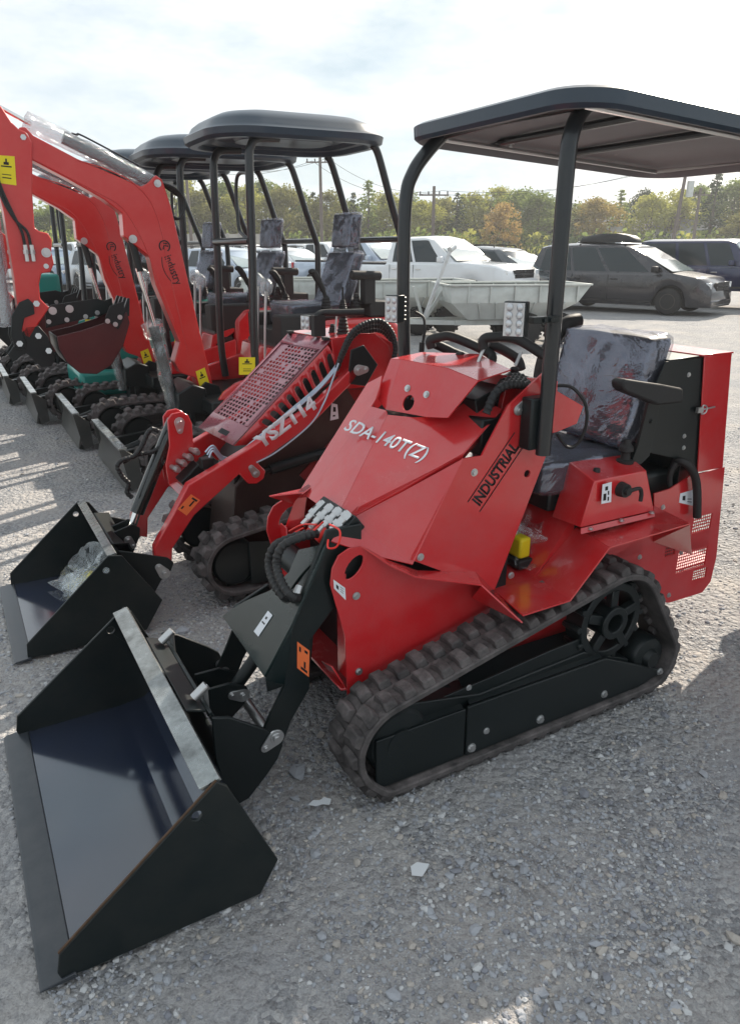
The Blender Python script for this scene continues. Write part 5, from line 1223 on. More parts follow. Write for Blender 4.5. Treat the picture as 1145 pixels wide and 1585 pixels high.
def vehicle(name,label,group,loc,yaw,kind,colr,rim=RIM,extra=None):
    """x forward, y left; built in local metres"""
    K=dict(
     van=dict(L=5.1,W=1.95,bz=.22,belt=[(-2.55,1.0),(-2.45,1.02),(1.15,1.02),(1.45,1.05),(2.25,.92),(2.50,.74),(2.55,.60)],roof=[(-2.42,1.62),(-2.2,1.72),(-1.0,1.76),(.1,1.73),(.45,1.66)],gb=(-2.52,1.5),gt=(-2.30,.42),ax=(1.52,-1.50),r=.34,win=[(-2.25,-1.25),(-1.15,-.20),(-.10,1.0)],tum=.15),
     suv=dict(L=4.6,W=1.86,bz=.24,belt=[(-2.3,.95),(-2.2,1.0),(.9,.99),(1.1,1.02),(2.0,.90),(2.25,.72),(2.3,.58)],roof=[(-2.05,1.52),(-1.8,1.64),(-.6,1.68),(.15,1.62),(.35,1.56)],gb=(-2.25,1.25),gt=(-1.85,.30),ax=(1.38,-1.32),r=.35,win=[(-1.75,-1.05),(-.95,-.15),(-.05,.75)],tum=.17),
     sedan=dict(L=4.7,W=1.82,bz=.20,belt=[(-2.35,.85),(-2.2,.98),(-1.6,.98),(.9,.93),(1.1,.93),(2.1,.78),(2.3,.62),(2.35,.5)],roof=[(-1.1,1.38),(-.7,1.44),(-.2,1.45),(.1,1.42)],gb=(-1.9,1.15),gt=(-1.05,.08),ax=(1.42,-1.35),r=.32,win=[(-1.25,-.5),(-.40,.55)],tum=.17),
     pickup=dict(L=5.8,W=2.0,bz=.45,belt=[(-2.9,1.20),(-1.1,1.20),(-1.05,1.25),(1.0,1.25),(1.2,1.30),(2.55,1.22),(2.85,1.08),(2.9,.95)],roof=[(-.95,1.84),(-.7,1.92),(.2,1.94),(.45,1.88)],gb=(-1.08,1.3),gt=(-.95,.50),ax=(1.85,-1.75),r=.41,win=[(-.85,-.10),(0,.9)],tum=.15),
     jeep=dict(L=4.7,W=1.88,bz=.50,belt=[(-2.3,1.15),(.75,1.15),(.8,1.18),(2.0,1.12),(2.1,1.0),(2.12,.85)],roof=[(-2.2,1.83),(-2.1,1.87),(.3,1.87),(.42,1.82)],gb=(-2.28,.85),gt=(-2.22,.45),ax=(1.5,-1.45),r=.42,win=[(-2.1,-1.1),(-1.0,-.2),(-.1,.6)],tum=.06),
    )[kind]
    root=empty(name,loc,yaw); cp=colr; L_,W_=K['L'],K['W']; r=K['r']; bz=K['bz']; hw=W_/2
    # lower body: grid of stations with wheel arches cut in the side
    x0,x1=K['belt'][0][0],K['belt'][-1][0]; N=72; m=MB(); rows=[]
    for i in range(N+1):
        x=x0+(x1-x0)*i/N; bt=interp(K['belt'],x)
        lo=bz
        for ax in K['ax']:
            dd=abs(x-ax); ra=r+.06
            if dd<ra: lo=max(lo,r+math.sqrt(ra*ra-dd*dd)-.0)
        e=max(0,(abs(x-(x0+x1)/2)-(L_/2-.45))/.45); yw=hw*(1-.16*e*e)
        lo=min(lo,bt-.08)
        rows.append(m.vs([(x,-yw*.93,lo),(x,-yw*.985,lo+(bt-lo)*.25),(x,-yw,lo+(bt-lo)*.6),(x,-yw*.975,bt-.04),(x,-yw*.93,bt),(x,-yw*.45,bt+.025),(x,0,bt+.035),(x,yw*.45,bt+.025),(x,yw*.93,bt),(x,yw*.975,bt-.04),(x,yw,lo+(bt-lo)*.6),(x,yw*.985,lo+(bt-lo)*.25),(x,yw*.93,lo)]))
    for a,b in zip(rows,rows[1:]):
        for k in range(12): m.face([a[k],b[k],b[k+1],a[k+1]])
    m.face(rows[0]); m.face(list(reversed(rows[-1])))
    body=m.build('body',cp,root,ang=38)
    m=MB(); m.box((x0+.15,-hw*.86,bz+.02),(x1-.25,hw*.86,bz+.35)); 
    for ax in K['ax']: m.box((ax-r-.05,-hw*.80,bz),(ax+r+.05,hw*.80,r*2+.1))
    m.build('underbody',PLAST,root)
    # greenhouse
    gb,gt=K['gb'],K['gt']; tum=K['tum']; m=MB()
    def ring_at(side):
        pass
    zb=lambda x: interp(K['belt'],x)-.01
    nb=14; A=[];B=[]
    for i in range(nb+1):
        t=i/nb; xb=gb[0]+(gb[1]-gb[0])*t; xt=gt[0]+(gt[1]-gt[0])*t; zt=interp(K['roof'],xt)
        zbb=zb(xb); yb=hw*.93; yt=yb-tum
        A.append(m.vs([(xb,-yb,zbb),(xb+(xt-xb)*.5,-(yb-tum*.38),zbb+(zt-zbb)*.52),(xt,-yt,zt-.03),(xt,-yt*.86,zt+.008),(xt,-yt*.4,zt+.035),(xt,yt*.4,zt+.035),(xt,yt*.86,zt+.008),(xt,yt,zt-.03),(xb+(xt-xb)*.5,(yb-tum*.38),zbb+(zt-zbb)*.52),(xb,yb,zbb)]))
    for a,b in zip(A,A[1:]):
        for k in range(9): m.face([a[k],b[k],b[k+1],a[k+1]])
    m.face(A[0]); m.face(list(reversed(A[-1])))
    m.build('cabin',cp,root,ang=38)
    # side glass
    def sidepane(xa,xb_,s):
        pts=[]
        def at(x,f):   # f: 0 belt .. 1 roof
            tt=(x-gb[0])/(gb[1]-gb[0]); tt=min(.985,max(.015,tt)); xt=gt[0]+(gt[1]-gt[0])*tt; xbb=gb[0]+(gb[1]-gb[0])*tt; zt=interp(K['roof'],xt); z0=zb(xbb); yb=hw*.93
            return Vector((xbb+(xt-xbb)*f,s*(yb-tum*(f*.76 if f<.52 else .395+(f-.52)*1.26)+.006),z0+(zt-z0)*f))
        m=MB(); n=6; lo=[];mi_=[];hi=[]
        for i in range(n+1):
            x=xa+(xb_-xa)*i/n; lo.append(at(x,.07)); mi_.append(at(x,.52)); hi.append(at(x,.88))
        for a_,b_ in ((lo,mi_),(mi_,hi)):
            va=m.vs(a_);vb=m.vs(b_)
            for i in range(n): m.face([va[i],va[i+1],vb[i+1],vb[i]])
        bmesh.ops.remove_doubles(m.bm,verts=m.bm.verts,dist=.0005); m.build('side_window',GLASS,root,ang=60)
    for (xa,xb_) in K['win']:
        sidepane(xa,xb_,-1); sidepane(xa,xb_,1)
    # windscreen and rear glass
    def endpane(x_b,x_t,nm,off,mt):
        zt=interp(K['roof'],x_t)-.0; z0=zb(x_b); yb=hw*.93; m=MB(); sg=1 if off>0 else -1
        P0=Vector((x_b+off,-(yb-.06),z0+.05));P1=Vector((x_b+off,(yb-.06),z0+.05)); P2=Vector((x_t+off,(yb-tum-.08),zt-.05));P3=Vector((x_t+off,-(yb-tum-.08),zt-.05))
        m.extr([P0,P1,P2,P3],(.006*sg,0,0)); m.build(nm,mt,root)
    endpane(gb[1],gt[1],'windscreen',.012,GLASSL); endpane(gb[0],gt[0],'rear_window',-.012,GLASS)
    # trim
    hx=x1; zt=interp(K['belt'],x1-.25)
    m=MB()
    for s in (-1,1): m.obox((x1-.16,s*hw*.70,zt-.14),(.16,.34,.15),Matrix.Rotation(s*-.35,3,'Z'))
    m.build('headlight',HEADL,root,bevel=.02)
    m=MB()
    for s in (-1,1): m.obox((x1-.27,s*hw*.875,zt-.13),(.10,.08,.11),Matrix.Rotation(s*-.6,3,'Z'))
    m.build('turn_signal',AMB,root,bevel=.01)
    m=MB(); m.obox((x1-.035,0,zt-.17),(.09,hw*.98,.20)); gl=m.build('grille',PLAST,root,bevel=.01)
    m=MB(); m.obox((x1+.012,0,zt-.17),(.012,.05,.20)); m.obox((x1+.012,0,zt-.17),(.012,hw*.98,.03)); m.obox((x1+.008,0,zt-.065),(.012,hw*1.0,.018)); m.build('grille_bar',CHROME,gl)
    m=MB(); m.obox((x1-.08,0,bz+.10),(.20,hw*1.70,.16)); m.build('bumper',PLAST if kind=='jeep' else cp,root,bevel=.04)
    m=MB(); m.obox((x0+.03,0,bz+.18),(.16,hw*1.72,.20)); m.build('rear_bumper',PLAST if kind in('jeep','pickup') else cp,root,bevel=.04)
    m=MB()
    for s in (-1,1): m.obox((x0+.05,s*hw*.86,interp(K['belt'],x0+.1)-.15),(.08,.14,.26))
    m.build('tail_light',TAIL,root,bevel=.01)
    for s in (-1,1):
        m=MB(); xm=gb[1]-.38; m.obox((xm,s*(hw+.06),zb(xm)+.12),(.14,.20,.15)); m.build('mirror',cp if kind!='van' else PLAST,root,bevel=.03)
        m=MB()
        for (xa,xb_) in K['win'][-2:]: m.obox((xa+.12,s*(hw+.004),zb(xa)-.14),(.17,.03,.03))
        m.build('door_handle',PLAST if kind=='van' else CHROME,root,bevel=.008)
        m=MB()
        for (xa,xb_) in K['win'][-2:]: m.obox((xa-.05,s*(hw*.995),(zb(xa)+bz)/2+.04),(.008,.012,(zb(xa)-bz)*.84))
        m.obox(((K['ax'][0]+K['ax'][1])/2,s*(hw*.97),bz+.10),((K['ax'][0]-K['ax'][1])-2*r-.15,.03,.05))
        m.build('door_seam',PLAST,root)
        for ax in K['ax']: car_mesh_wheel(root,ax,s*(hw-.115),r,.22,rim,s)
    if kind=='pickup':
        m=MB(); m.box((-2.78,-hw*.84,1.16),(-1.15,hw*.84,1.26)); m.build('bed_liner',PLAST,root)
    if kind=='suv':
        m=MB()
        for s in (-1,1): m.tube([(-1.7,s*.62,1.66),(-1.5,s*.62,1.73),(-.2,s*.62,1.74),(0,s*.62,1.67)],.018,n=8)
        m.build('roof_rail',PLAST,root)
    if kind=='jeep':
        m=MB()
        for s in (-1,1):
            for ax in K['ax']: m.obox((ax,s*(hw+.04),r*2+.10),(.95,.20,.06))
        m.build('fender_flare',PLAST,root,bevel=.02)
        m=MB(); m.lathe((-2.38,0,1.0),(-1,0,0),[(0,.25),(.02,.38),(.2,.38),(.22,.25)],n=24); m.build('spare_wheel',TYRE,root)
    if extra: extra(root,K)
    OFF[0]=Vector((0,0,0))
    return tag(root,label,kind if kind in('van','jeep','pickup') else ('car'),group)
def at_depth(u,Y):   # ground point below image column u at distance Y
    d=wray(u,470); return ((u-572.5)/FOC*(Y*math.cos(PITCH)+CAMH*math.sin(PITCH)),Y,0)
def roofbox(root,K):
    m=MB(); rr=[]
    for x,w,h in ((-1.35,.25,.05),(-1.28,.34,.14),(-.8,.38,.22),(-.3,.38,.23),(.05,.34,.17),(.22,.24,.08),(.26,.15,.04)):
        rr.append(m.vs([(x,-.1-w,1.80),(x,-.1-w*1.02,1.80+h*.4),(x,-.1-w*.75,1.80+h),(x,-.1+w*.75,1.80+h),(x,-.1+w*1.02,1.80+h*.4),(x,-.1+w,1.80)]))
    for a,b in zip(rr,rr[1:]):
        for k in range(5): m.face([a[k],b[k],b[k+1],a[k+1]])
        m.face([a[5],b[5],b[0],a[0]])
    m.face(rr[0]);m.face(rr[-1]); m.build('roof_box',PLAST,root,ang=50)
    m=MB(); 
    for x in (-1.2,.1): m.box((x-.02,-.75,1.785),(x+.02,.75,1.81))
    m.build('roof_bar',PLAST,root)
YAW=R(-41)
GV='cars and pickups parked across the yard'
vw=Vector((7.75,19.55,0))
f=Vector((math.cos(YAW),math.sin(YAW),0)); lft=Vector((-math.sin(YAW),math.cos(YAW),0))
def by_wheel(p,ax=1.52,hw=.86): # centre from the near (right side) front wheel contact
    return p-f*ax+lft*hw
vc=by_wheel(vw)
vehicle('minivan','dark grey minivan with a black roof box, parked side-on at the right',GV,vc,YAW,'van',cpaint('graphite',(.034,.033,.040),.4),RIMD,roofbox)
vehicle('jeep','dark blue boxy jeep at the right edge, just behind the grey minivan',GV,vc+f*1.6+lft*3.1,YAW,'jeep',cpaint('blue',(.008,.014,.065)),RIM)
vehicle('pickup_truck','white pickup whose cab shows between the roof post and the grey minivan',GV,vc+lft*3.3-f*1.9,YAW,'pickup',cpaint('white',(.72,.74,.76),.0))
c2=Vector(at_depth(790,22.5)); vehicle('crossover','dark grey crossover with pale roof, parked behind the galvanised trailers',GV,c2-f*.3,YAW,'suv',cpaint('slate',(.07,.08,.09),.4))
c3=Vector(at_depth(672,22.0)); vehicle('pickup_truck','white pickup with black grille, parked behind the trailers at the centre',GV,c3,YAW,'pickup',cpaint('white',(.72,.74,.76),.0))
c4=Vector(at_depth(570,26.5)); vehicle('pickup_truck','light blue-white pickup seen behind the excavator headrest',GV,c4,YAW,'pickup',cpaint('pale_blue',(.45,.52,.62),.1))
cars=[(367,27.5,'suv','pale_blue','light blue suv framed between the front posts of the near excavator canopy'),
 (455,30.5,'suv','white','white suv seen just left of the nearest headrest'),
 (512,37,'pickup','white','white pickup high behind the rear posts, left of the nearest headrest'),
 (425,37,'suv','silver','silver suv behind the light blue suv, second row'),
 (330,38,'sedan','silver','silver sedan in the second row left of the light blue suv'),
 (285,30,'suv','steel','steel blue suv seen just right of the nearest red boom'),
 (235,33,'sedan','white','white sedan glimpsed between the two red booms'),
 (180,31,'suv','silver','silver suv seen under the second red boom'),
 (140,36,'pickup','white','white pickup behind the posts of the teal excavator'),
 (90,34,'suv','steel','steel blue suv behind the leftmost excavators'),
 (40,38,'sedan','silver','silver sedan at the far left behind the red stick'),
 (730,33,'suv','silver','silver suv in the second row above the trailer jack'),
 (655,36,'sedan','steel','steel blue sedan in the second row behind the white pickup'),
 (810,35,'sedan','silver','silver sedan roof between the crossover and the thick roof post'),
 (590,40,'suv','slate','dark suv in the last row behind the light pickup'),
 (470,46,'pickup','silver','silver pickup in the last row under the trees'),
 (385,48,'pickup','white','white pickup with a ladder rack in the last row under the pale wall'),
 (1000,36,'sedan','white','white sedan roof just behind the grey minivan')]
colz=dict(pale_blue=(.45,.52,.62),white=(.72,.74,.76),silver=(.50,.53,.56),steel=(.16,.23,.33),slate=(.07,.08,.09))
for (u,Y_,kd,cn_,lb) in cars:
    c_=Vector(at_depth(u,Y_)); vehicle({'suv':'suv','sedan':'sedan','pickup':'pickup_truck'}[kd],lb,GV,c_,YAW+R(random.uniform(-4,4)),kd,cpaint(cn_,colz[cn_],.1 if cn_=='white' else .4))
# ------------------------------------------------------------------ galvanised dump trailers
def trailer(loc,yaw,label,jack=False):
    root=empty('dump_trailer',loc,yaw); L_,W_=2.6,1.35
    m=MB(); z0,z1=.42,1.02
    bot=[(-L_/2+.40,-.50,z0),(L_/2-.75,-.50,z0),(L_/2-.75,.50,z0),(-L_/2+.40,.50,z0)]; top=[(-L_/2,-W_/2,z1),(L_/2,-W_/2,z1),(L_/2,W_/2,z1),(-L_/2,W_/2,z1)]
    mid=[(-L_/2+.06,-W_/2+.02,z1-.30),(L_/2-.22,-W_/2+.02,z1-.30),(L_/2-.22,W_/2-.02,z1-.30),(-L_/2+.06,W_/2-.02,z1-.30)]
    a=m.vs(bot);c=m.vs(mid);b=m.vs(top)
    for k in range(4): m.face([a[k],a[(k+1)%4],c[(k+1)%4],c[k]]); m.face([c[k],c[(k+1)%4],b[(k+1)%4],b[k]])
    m.face(a); bmesh.ops.recalc_face_normals(m.bm,faces=m.bm.faces); tb=m.build('tub',GALV,root,ang=20); md=tb.modifiers.new('s','SOLIDIFY'); md.thickness=.012
    m=MB()
    for (p,q) in ((0,1),(1,2),(2,3),(3,0)): m.beam(Vector(top[p]),Vector(top[q]),.05,.03)
    for x in (-.95,-.55,-.1,.35,.75,1.05): 
        for s in (-1,1): m.beam((x,s*(W_/2+.006),z1-.02),(x,s*(W_/2-.006),z1-.30),.035,.03,up=(1,0,0)); m.beam((x*.8,s*(W_/2-.006),z1-.30),(x*.7,s*.51,z0+.02),.035,.03,up=(1,0,0))
    m.build('rim',GALV,root,bevel=.004)
    m=MB()
    for s in (-.35,.35): m.beam((-L_/2+.2,s,.36),(L_/2-.2,s,.36),.06,.09)
    for x in (-.8,-.2,.5,1.0): m.beam((x,-.35,.36),(x,.35,.36),.05,.06)
    m.beam((-L_/2+.2,-.35,.36),(-L_/2-1.3,0,.38),.06,.08); m.beam((-L_/2+.2,.35,.36),(-L_/2-1.3,0,.38),.06,.08); m.beam((-L_/2-.3,0,.36),(-L_/2+.1,0,.98),.06,.06); m.beam((-L_/2-.3,0,.36),(-L_/2-.5,0,.98),.05,.05); m.cyl((-L_/2-1.1,0,.0),(-L_/2-1.1,0,.65),.03)
    m.build('chassis',GALV,root,bevel=.004)
    if jack:
        m=MB(); m.beam((-L_/2-.35,-.2,.40),(-L_/2+.12,-.2,1.62),.08,.05); m.cyl((-L_/2+.09,-.24,1.60),(-L_/2+.20,-.14,1.66),.05)
        for k in range(6): m.cyl(Vector((-L_/2-.30,-.2,.5)).lerp(Vector((-L_/2+.05,-.2,1.4)),k/5)+Vector((0,-.03,0)),Vector((-L_/2-.30,-.2,.5)).lerp(Vector((-L_/2+.05,-.2,1.4)),k/5)+Vector((0,-.05,0)),.016,n=8)
        m.build('crane_post',paint('post_zinc',(.55,.57,.58),.4,.5,0,.2,.1),root)
    for s in (-1,1):
        for x in (.15,.75):
            m=MB(); r,w=.27,.20; y=s*.66
            m.lathe((x,y-w/2,r),(0,1,0),[(0,r*.5),(.01,r*.85),(w*.2,r*.95),(w*.8,r*.95),(w-.01,r*.85),(w,r*.5)],n=24)
            for k in range(18):
                a_=k*math.pi/9; d=Vector((math.cos(a_),0,math.sin(a_))); m.beam(Vector((x,y-w*.45,r))+d*r*.96,Vector((x,y+w*.05,r))+d*r*.96,.04,.035,up=d); a2=a_+math.pi/18; d=Vector((math.cos(a2),0,math.sin(a2))); m.beam(Vector((x,y+w*.45,r))+d*r*.96,Vector((x,y-w*.05,r))+d*r*.96,.04,.035,up=d)
            o=m.build('wheel',TYRE,root,ang=30)
            m=MB(); m.lathe((x,y+s*(w/2-.02),r),(0,s,0),[(0,r*.5),(.01,r*.45),(-.02,r*.3),(.01,.05),(.01,.001)],n=18); m.build('rim',RIM,o)
    m=MB(); m.obox((-.2,-W_/2-.01+.10,.86),(.12,.02,.10)); m.build('number_plate',WHT,root)
    return tag(root,label,'trailer','galvanised tub trailers behind the loaders')
TY=R(8)
tw=Vector(G(866,533)); trailer(Vector((tw.x-.85,tw.y+.70,0)),TY,'galvanised tub trailer nearest the thick roof post, knobbly wheels showing',True)
trailer(Vector((tw.x-2.75,tw.y+2.2,0)),TY+R(4),'galvanised tub trailer at the back, left of the leaning white post')
trailer(Vector((tw.x-4.9,tw.y+3.1,0)),TY+R(2),'galvanised tub trailer seen through the near excavator rear posts')
# ------------------------------------------------------------------ pale wall, house, poles
def wallpanel():
    o=empty('panel_fence',(0,0,0)); m=MB(); a=at_depth(205,72); b=at_depth(440,72)
    n=14
    for i in range(n):
        x0=a[0]+(b[0]-a[0])*i/n; x1=a[0]+(b[0]-a[0])*(i+1)/n; m.box((x0+.02,71.96,0),(x1-.02,72.02,3.0))
    m.build('panel',paint('concrete_panel',(.42,.40,.36),.9,0,0,.1,.2),o)
    m=MB()
    for i in range(n+1): x=a[0]+(b[0]-a[0])*i/n; m.box((x-.08,71.85,0),(x+.08,71.95,3.1))
    m.build('post',paint('concrete_post',(.34,.33,.30),.9),o); return tag(o,'pale grey panel fence under the trees on the left','fence')
wallpanel()
hx,hy,_=at_depth(1000,88); ho=empty('house',(hx,hy,0),R(-12))
m=MB(); m.box((-6.5,-4,0),(6.5,4,2.7)); m.prY([(-6.5,2.7),(6.5,2.7),(6.5,2.75)],-4,4); m.build('wall',paint('house_siding',(.50,.51,.52),.8),ho)
m=MB(); m.extr([(-6.9,-4.5,2.65),(-6.9,0,4.9),(-6.9,4.5,2.65)],(13.8,0,0)); rf_=m.build('roof',paint('shingle_grey',(.30,.29,.28),.85,bump=.1,bscale=10),ho)
m=MB(); m.box((1.4,-2.6,2.6),(2.6,-1.4,5.4)); m.build('chimney',paint('brick_dark',(.10,.07,.06),.9),rf_)
m=MB(); 
for x in (-4,-1.5,4): m.box((x-.5,-4.03,1.0),(x+.5,-4.01,2.1))
m.build('window',GLASS,ho); tag(ho,'low house with grey shingle roof and dark chimney beyond the minivan','house')
POLE=paint('pole_wood',(.13,.11,.10),.9,0,0,.3,0,bump=.1)
def pole(u,Y_,h,lab,lean=0,tr=False):
    x,y,_=at_depth(u,Y_); o=empty('utility_pole',(x,y,0)); m=MB(); m.cyl((0,0,0),(lean,0,h),.16,.11,n=10); m.build('shaft',POLE,o)
    m=MB(); m.beam((-1.1+lean,0,h-.6),(1.1+lean,0,h-.6),.10,.10); m.build('cross_arm',POLE,o)
    m=MB()
    for k in (-1,-.4,.4,1): m.cyl((k+lean,0,h-.55),(k+lean,0,h-.35),.05,n=8)
    m.build('insulator',PLAST,o)
    if tr: m=MB(); m.cyl((lean+.4,0,h-3.0),(lean+.4,0,h-1.9),.26,n=12); m.build('transformer',GALV,o)
    tag(o,lab,'utility pole','utility poles along the road'); return Vector((x+lean,y,h-.4))
pp=[pole(300,66,8.8,'utility pole behind the near excavator front post'),pole(499,62,8.6,'utility pole seen through the excavator rear posts'),pole(668,58,6.0,'short utility pole standing behind the white pickup'),pole(1032,60,8.4,'leaning utility pole with transformer above the grey minivan',.5,True),pole(1066,70,6.8,'smaller utility pole right of the leaning one')]
wl_=[(pp[0],pp[1]),(pp[1],pp[2]),(pp[2],pp[3]),(pp[3],pp[3]+Vector((22,4,-.3)))]
for i_,(a,b) in enumerate(wl_):
    m=MB()
    for dx in (-1,1):
        pts=[a.lerp(b,t/10)+Vector((dx*.6,0,-.9*4*(t/10)*(1-t/10)+dx*.1)) for t in range(11)]; m.tube(pts,.014,n=5,sub=2)
    o=m.build('overhead_wires',INK); tag(o,['overhead wires left of centre, across the trees behind the excavator roofs','overhead wires between the second and third poles','overhead wires behind the thick roof post, up to the leaning pole','overhead wires right of the leaning pole'][i_],'wires')
# ================================================================== trees
def leafmat(n,c1,c2,tr=.45):
    t=NT(n); oi=t.n('ShaderNodeObjectInfo'); tc=t.n('ShaderNodeTexCoord').outputs['Object']; n1=t.noise(.6,4,.6,tc); n2=t.noise(6,2,.5,tc)
    f=t.mix(.5,n1.outputs['Fac'],n2.outputs['Fac']); c=t.mix(t.ramp(f,[(.35,0),(.65,1)]).outputs['Color'],c1,c2)
    d=t.n('ShaderNodeBsdfDiffuse'); t.l(c,d.inputs[0]); tl=t.n('ShaderNodeBsdfTranslucent'); t.l(c,tl.inputs[0]); m=t.n('ShaderNodeMixShader'); m.inputs[0].default_value=tr; t.l(d.outputs[0],m.inputs[1]); t.l(tl.outputs[0],m.inputs[2]); t.l(m.outputs[0],t.out.inputs[0]); return t.m
BARK=paint('bark',(.09,.075,.06),.9,0,0,.3,0,bump=.2)
LM=dict(green=leafmat('leaf_green',(.11,.16,.045),(.25,.30,.08)),yellow=leafmat('leaf_yellow_green',(.24,.26,.06),(.46,.44,.11)),orange=leafmat('leaf_orange',(.34,.22,.08),(.50,.36,.12)),dark=leafmat('needle_dark',(.025,.05,.022),(.06,.09,.035),.2),olive=leafmat('leaf_olive',(.14,.145,.045),(.26,.25,.08)))
def treemesh(seed,h,w,kind):
    rnd=random.Random(seed); V=[];F=[]
    def leaf(c,s):
        a=Vector((rnd.gauss(0,1),rnd.gauss(0,1),rnd.gauss(0,1))).normalized(); b=a.orthogonal().normalized(); b.rotate(Matrix.Rotation(rnd.uniform(0,6.28),3,a)); d=a.cross(b); i=len(V)
        V.extend([c+b*s,c+d*s*.6,c-b*s*.9,c-d*s*.55]); F.append((i,i+1,i+2,i+3))
    if kind=='con':
        z=h*.10
        while z<h*.99:
            r=w*.5*(1-z/h)**.85+.08; nb=max(4,int(9*r/w*2.2))
            for k in range(nb):
                an=rnd.uniform(0,6.28); rr=r*rnd.uniform(.65,1.12)
                for q in range(int(5+rr*7)):
                    t=rnd.random()**.6; leaf(Vector((math.cos(an)*rr*t+rnd.gauss(0,.10),math.sin(an)*rr*t+rnd.gauss(0,.10),z-rr*t*.30+rnd.gauss(0,.10))),rnd.uniform(.10,.22))
            z+=.30+.25*rnd.random()
    else:
        cl=[]; n=78
        for k in range(n):
            t=rnd.random(); zz=h*(.22+.76*t); rad=w*.5*math.sin(math.pi*min(1,(.12+.86*t)))**.7; an=rnd.uniform(0,6.28); rr=rad*rnd.random()**.5
            cl.append((Vector((math.cos(an)*rr,math.sin(an)*rr,zz)),rnd.uniform(.5,1.1)*w*.16))
        cl.append((Vector((0,0,h*.93)),w*.14))
        for c,r in cl:
            for q in range(int(120*(r/(w*.17)))):
                d=Vector((rnd.gauss(0,1),rnd.gauss(0,1),rnd.gauss(0,.8))).normalized()*r*(rnd.random()**.33)*rnd.uniform(.8,1.25); leaf(c+d,rnd.uniform(.08,.22))
    me=bpy.data.meshes.new('crown'); me.from_pydata(V,[],F)
    m=MB(); m.tube([(0,0,0),(.05,0,h*.3),(-.03,.04,h*.6),(0,0,h*.92)],[.20-.0095*i for i in range(19)],n=8)
    if kind!='con':
        for k in range(9):
            an=rnd.uniform(0,6.28); z=h*rnd.uniform(.22,.7); L_=w*rnd.uniform(.22,.42); m.tube([(0,0,z),(math.cos(an)*L_*.5,math.sin(an)*L_*.5,z+L_*.45),(math.cos(an)*L_,math.sin(an)*L_,z+L_*1.0)],[.08-.005*i for i in range(13)],n=5)
    me2=bpy.data.meshes.new('trunk'); bmesh.ops.recalc_face_normals(m.bm,faces=m.bm.faces); m.bm.to_mesh(me2); m.bm.free(); me2.materials.append(BARK)
    return me,me2
TM={}
def tree(u,Y_,topv,w,kind,colr,label,seed):
    Yc=Y_; dep=Yc*math.cos(PITCH)
    # height so that the crown reaches image row topv
    d=wray(u,topv); h=CAMH+Yc*d[2]/d[1]; x=d[0]/d[1]*Yc
    key=(kind,seed%(3 if kind=='con' else 5))
    if key not in TM: TM[key]=treemesh(key[1]*7+(3 if kind=='con' else 1),10.0,3.6 if kind=='con' else 6.4,kind)
    ck=(key,colr)
    if ck not in TM:
        me=TM[key][0].copy(); me.materials.append(LM[colr]); TM[ck]=me
    o=empty('conifer_tree' if kind=='con' else 'broadleaf_tree',(x,Yc,0),seed*1.3); sw=w/(3.6 if kind=='con' else 6.4)
    o.scale=(sw,sw,h/10.0)
    for nm,me in (('trunk',TM[key][1]),('crown',TM[ck])):
        c=bpy.data.objects.new(nm,me); COL.objects.link(c); c.parent=o
    return tag(o,label,'tree','trees of the wood behind the yard')
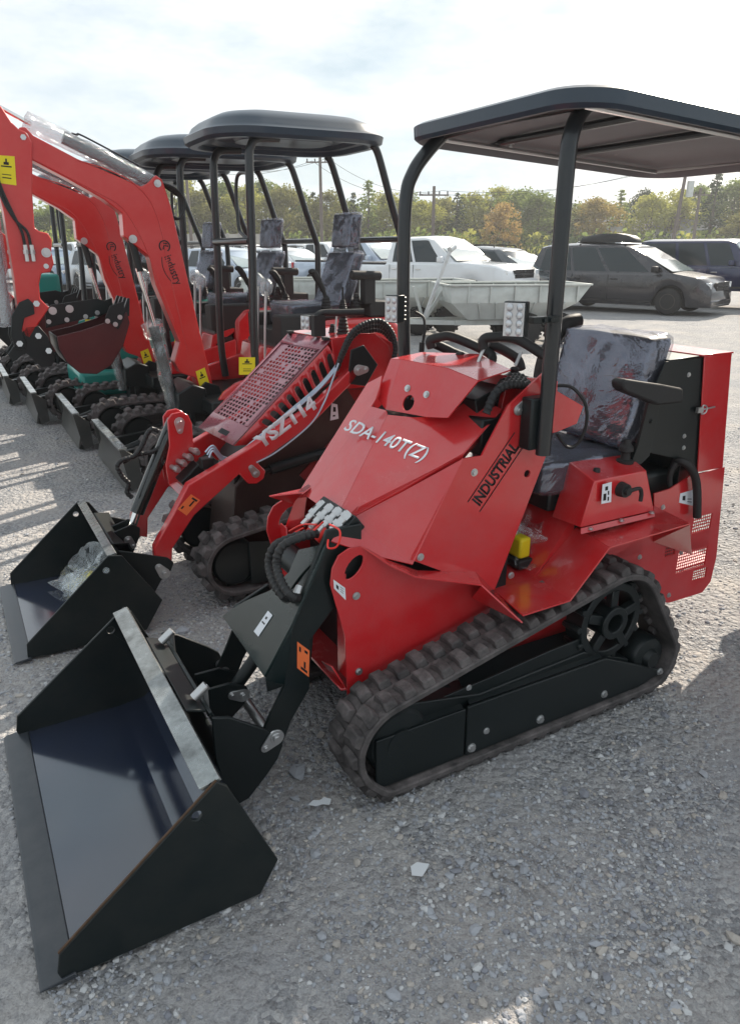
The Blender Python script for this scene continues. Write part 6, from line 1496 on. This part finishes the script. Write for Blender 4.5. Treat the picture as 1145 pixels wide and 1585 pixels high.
T=[ # u, Y, top row, width, kind, colour, label
(20,84,330,7,'b','dark','dark tree at the far left edge behind the red stick'),
(75,88,322,7,'b','green','green tree behind the posts left of the second boom'),
(130,86,318,7,'b','olive','olive tree seen between the second boom and teal posts'),
(185,90,312,7,'b','green','green tree showing between the two red booms'),
(238,86,300,6,'b','dark','dark green tree just left of the nearest boom top'),
(268,88,268,6,'b','yellow','yellow-green tree under the left end of the far canopy roof'),
(292,96,270,5,'con','dark','dark conifer between the two canopy roofs at left'),
(316,84,298,7,'b','olive','olive tree with reddish tint left of the near front posts'),
(345,88,285,7,'b','green','green tree framed by the near excavator front posts'),
(378,84,292,6,'b','yellow','yellow-green tree directly behind the near front post'),
(408,90,282,7,'b','green','green tree under the middle of the canopy roofs'),
(436,85,290,6,'b','olive','olive tree under the far canopy roof right end'),
(462,92,299,6,'b','green','green tree between the far canopy and the slanted rear post'),
(484,86,296,4.6,'con','dark','dark conifer left of the centre rear post'),
(505,84,300,6,'b','olive','olive brown tree behind the upper rear posts'),
(530,90,312,6,'b','green','low green tree just left of the tall pointed conifer'),
(547,86,296,3.8,'con','dark','slim dark conifer beside the tallest pointed tree at centre'),
(570,84,276,5,'con','green','tall pointed green conifer above the nearest headrest'),
(598,88,300,6,'b','yellow','yellow-green tree right of the tall pointed conifer'),
(628,92,302,6,'b','green','green tree behind the far roof post of the front loader'),
(655,86,313,6,'b','yellow','yellow-green tree just right of the far roof post'),
(682,90,308,6,'b','olive','olive tree between the far roof post and the dark pine'),
(708,86,297,5,'con','dark','broad dark conifer left of the orange tree'),
(735,92,302,6,'b','yellow','pale yellow tree behind the dark conifer and orange tree'),
(776,80,318,5.0,'b','orange','orange autumn tree standing out at the middle of the wood'),
(775,94,292,7,'b','yellow','tall yellow-green tree directly behind the orange one'),
(805,90,294,7,'b','green','green tree right of the orange tree'),
(835,86,302,7,'b','green','green tree just left of the thick near roof post'),
(868,92,316,6,'b','dark','dark tree hidden behind the thick near roof post'),
(898,88,322,6,'b','olive','low olive tree right of the thick roof post'),
(924,84,309,7,'b','orange2','tan and yellow autumn tree right of the thick roof post'),
(962,88,292,6,'con','green','tall ragged green conifer left of the leaning pole'),
(998,96,298,5,'b','dark','dark tree top left of the leaning pole'),
(1012,86,304,6,'b','yellow','yellow-green tree behind the leaning pole'),
(1050,88,299,7,'b','yellow','yellow-green tree right of the leaning pole'),
(1084,92,290,7,'b','green','green tree left of the tall spruce'),
(1112,82,262,5.4,'con','dark','tall dark spruce standing above the wood at the right'),
(1140,88,284,8,'b','green','green tree at the right edge beyond the spruce'),
(1190,86,285,8,'b','yellow','yellow-green tree just past the right edge'),
(1145,78,335,5,'b','olive','low olive tree at the right edge above the blue jeep')]
LM['orange2']=leafmat('leaf_tan',(.26,.19,.06),(.38,.30,.09))
for i,(u,Y_,tv,w,k,c_,lb) in enumerate(T): tree(u,Y_,tv,w,k,c_,lb,i)
# understory and the wood behind as one mass
def under():
    rnd=random.Random(4); V=[];F=[];MI=[]
    def leaf(c,s,mi):
        a=Vector((rnd.gauss(0,1),rnd.gauss(0,1),rnd.gauss(0,1))).normalized(); b=a.orthogonal(); d=a.cross(b); i=len(V)
        V.extend([c+b*s,c+d*s*.7,c-b*s,c-d*s*.7]); F.append((i,i+1,i+2,i+3)); MI.append(mi)
    for k in range(1300):
        x=rnd.uniform(-60,62); y=rnd.uniform(90,104) if k%2 else rnd.uniform(76,90); h=rnd.uniform(2.5,7.6) if k%2 else rnd.uniform(.8,3.4); r=rnd.uniform(.8,1.8); mi=rnd.choice((0,0,0,1,2,3))
        for q in range(95): leaf(Vector((x+rnd.gauss(0,r),y+rnd.gauss(0,r*.6),max(.1,h*rnd.random()**.6+rnd.gauss(0,.3)))),rnd.uniform(.12,.25),mi)
    me=bpy.data.meshes.new('woodland_undergrowth'); me.from_pydata(V,[],F); me.polygons.foreach_set('material_index',MI)
    for k in ('green','olive','dark','yellow'): me.materials.append(LM[k])
    o=bpy.data.objects.new('woodland_undergrowth',me); COL.objects.link(o); tag(o,'dense undergrowth filling the wood behind the parked cars','undergrowth',kind='stuff')
under()
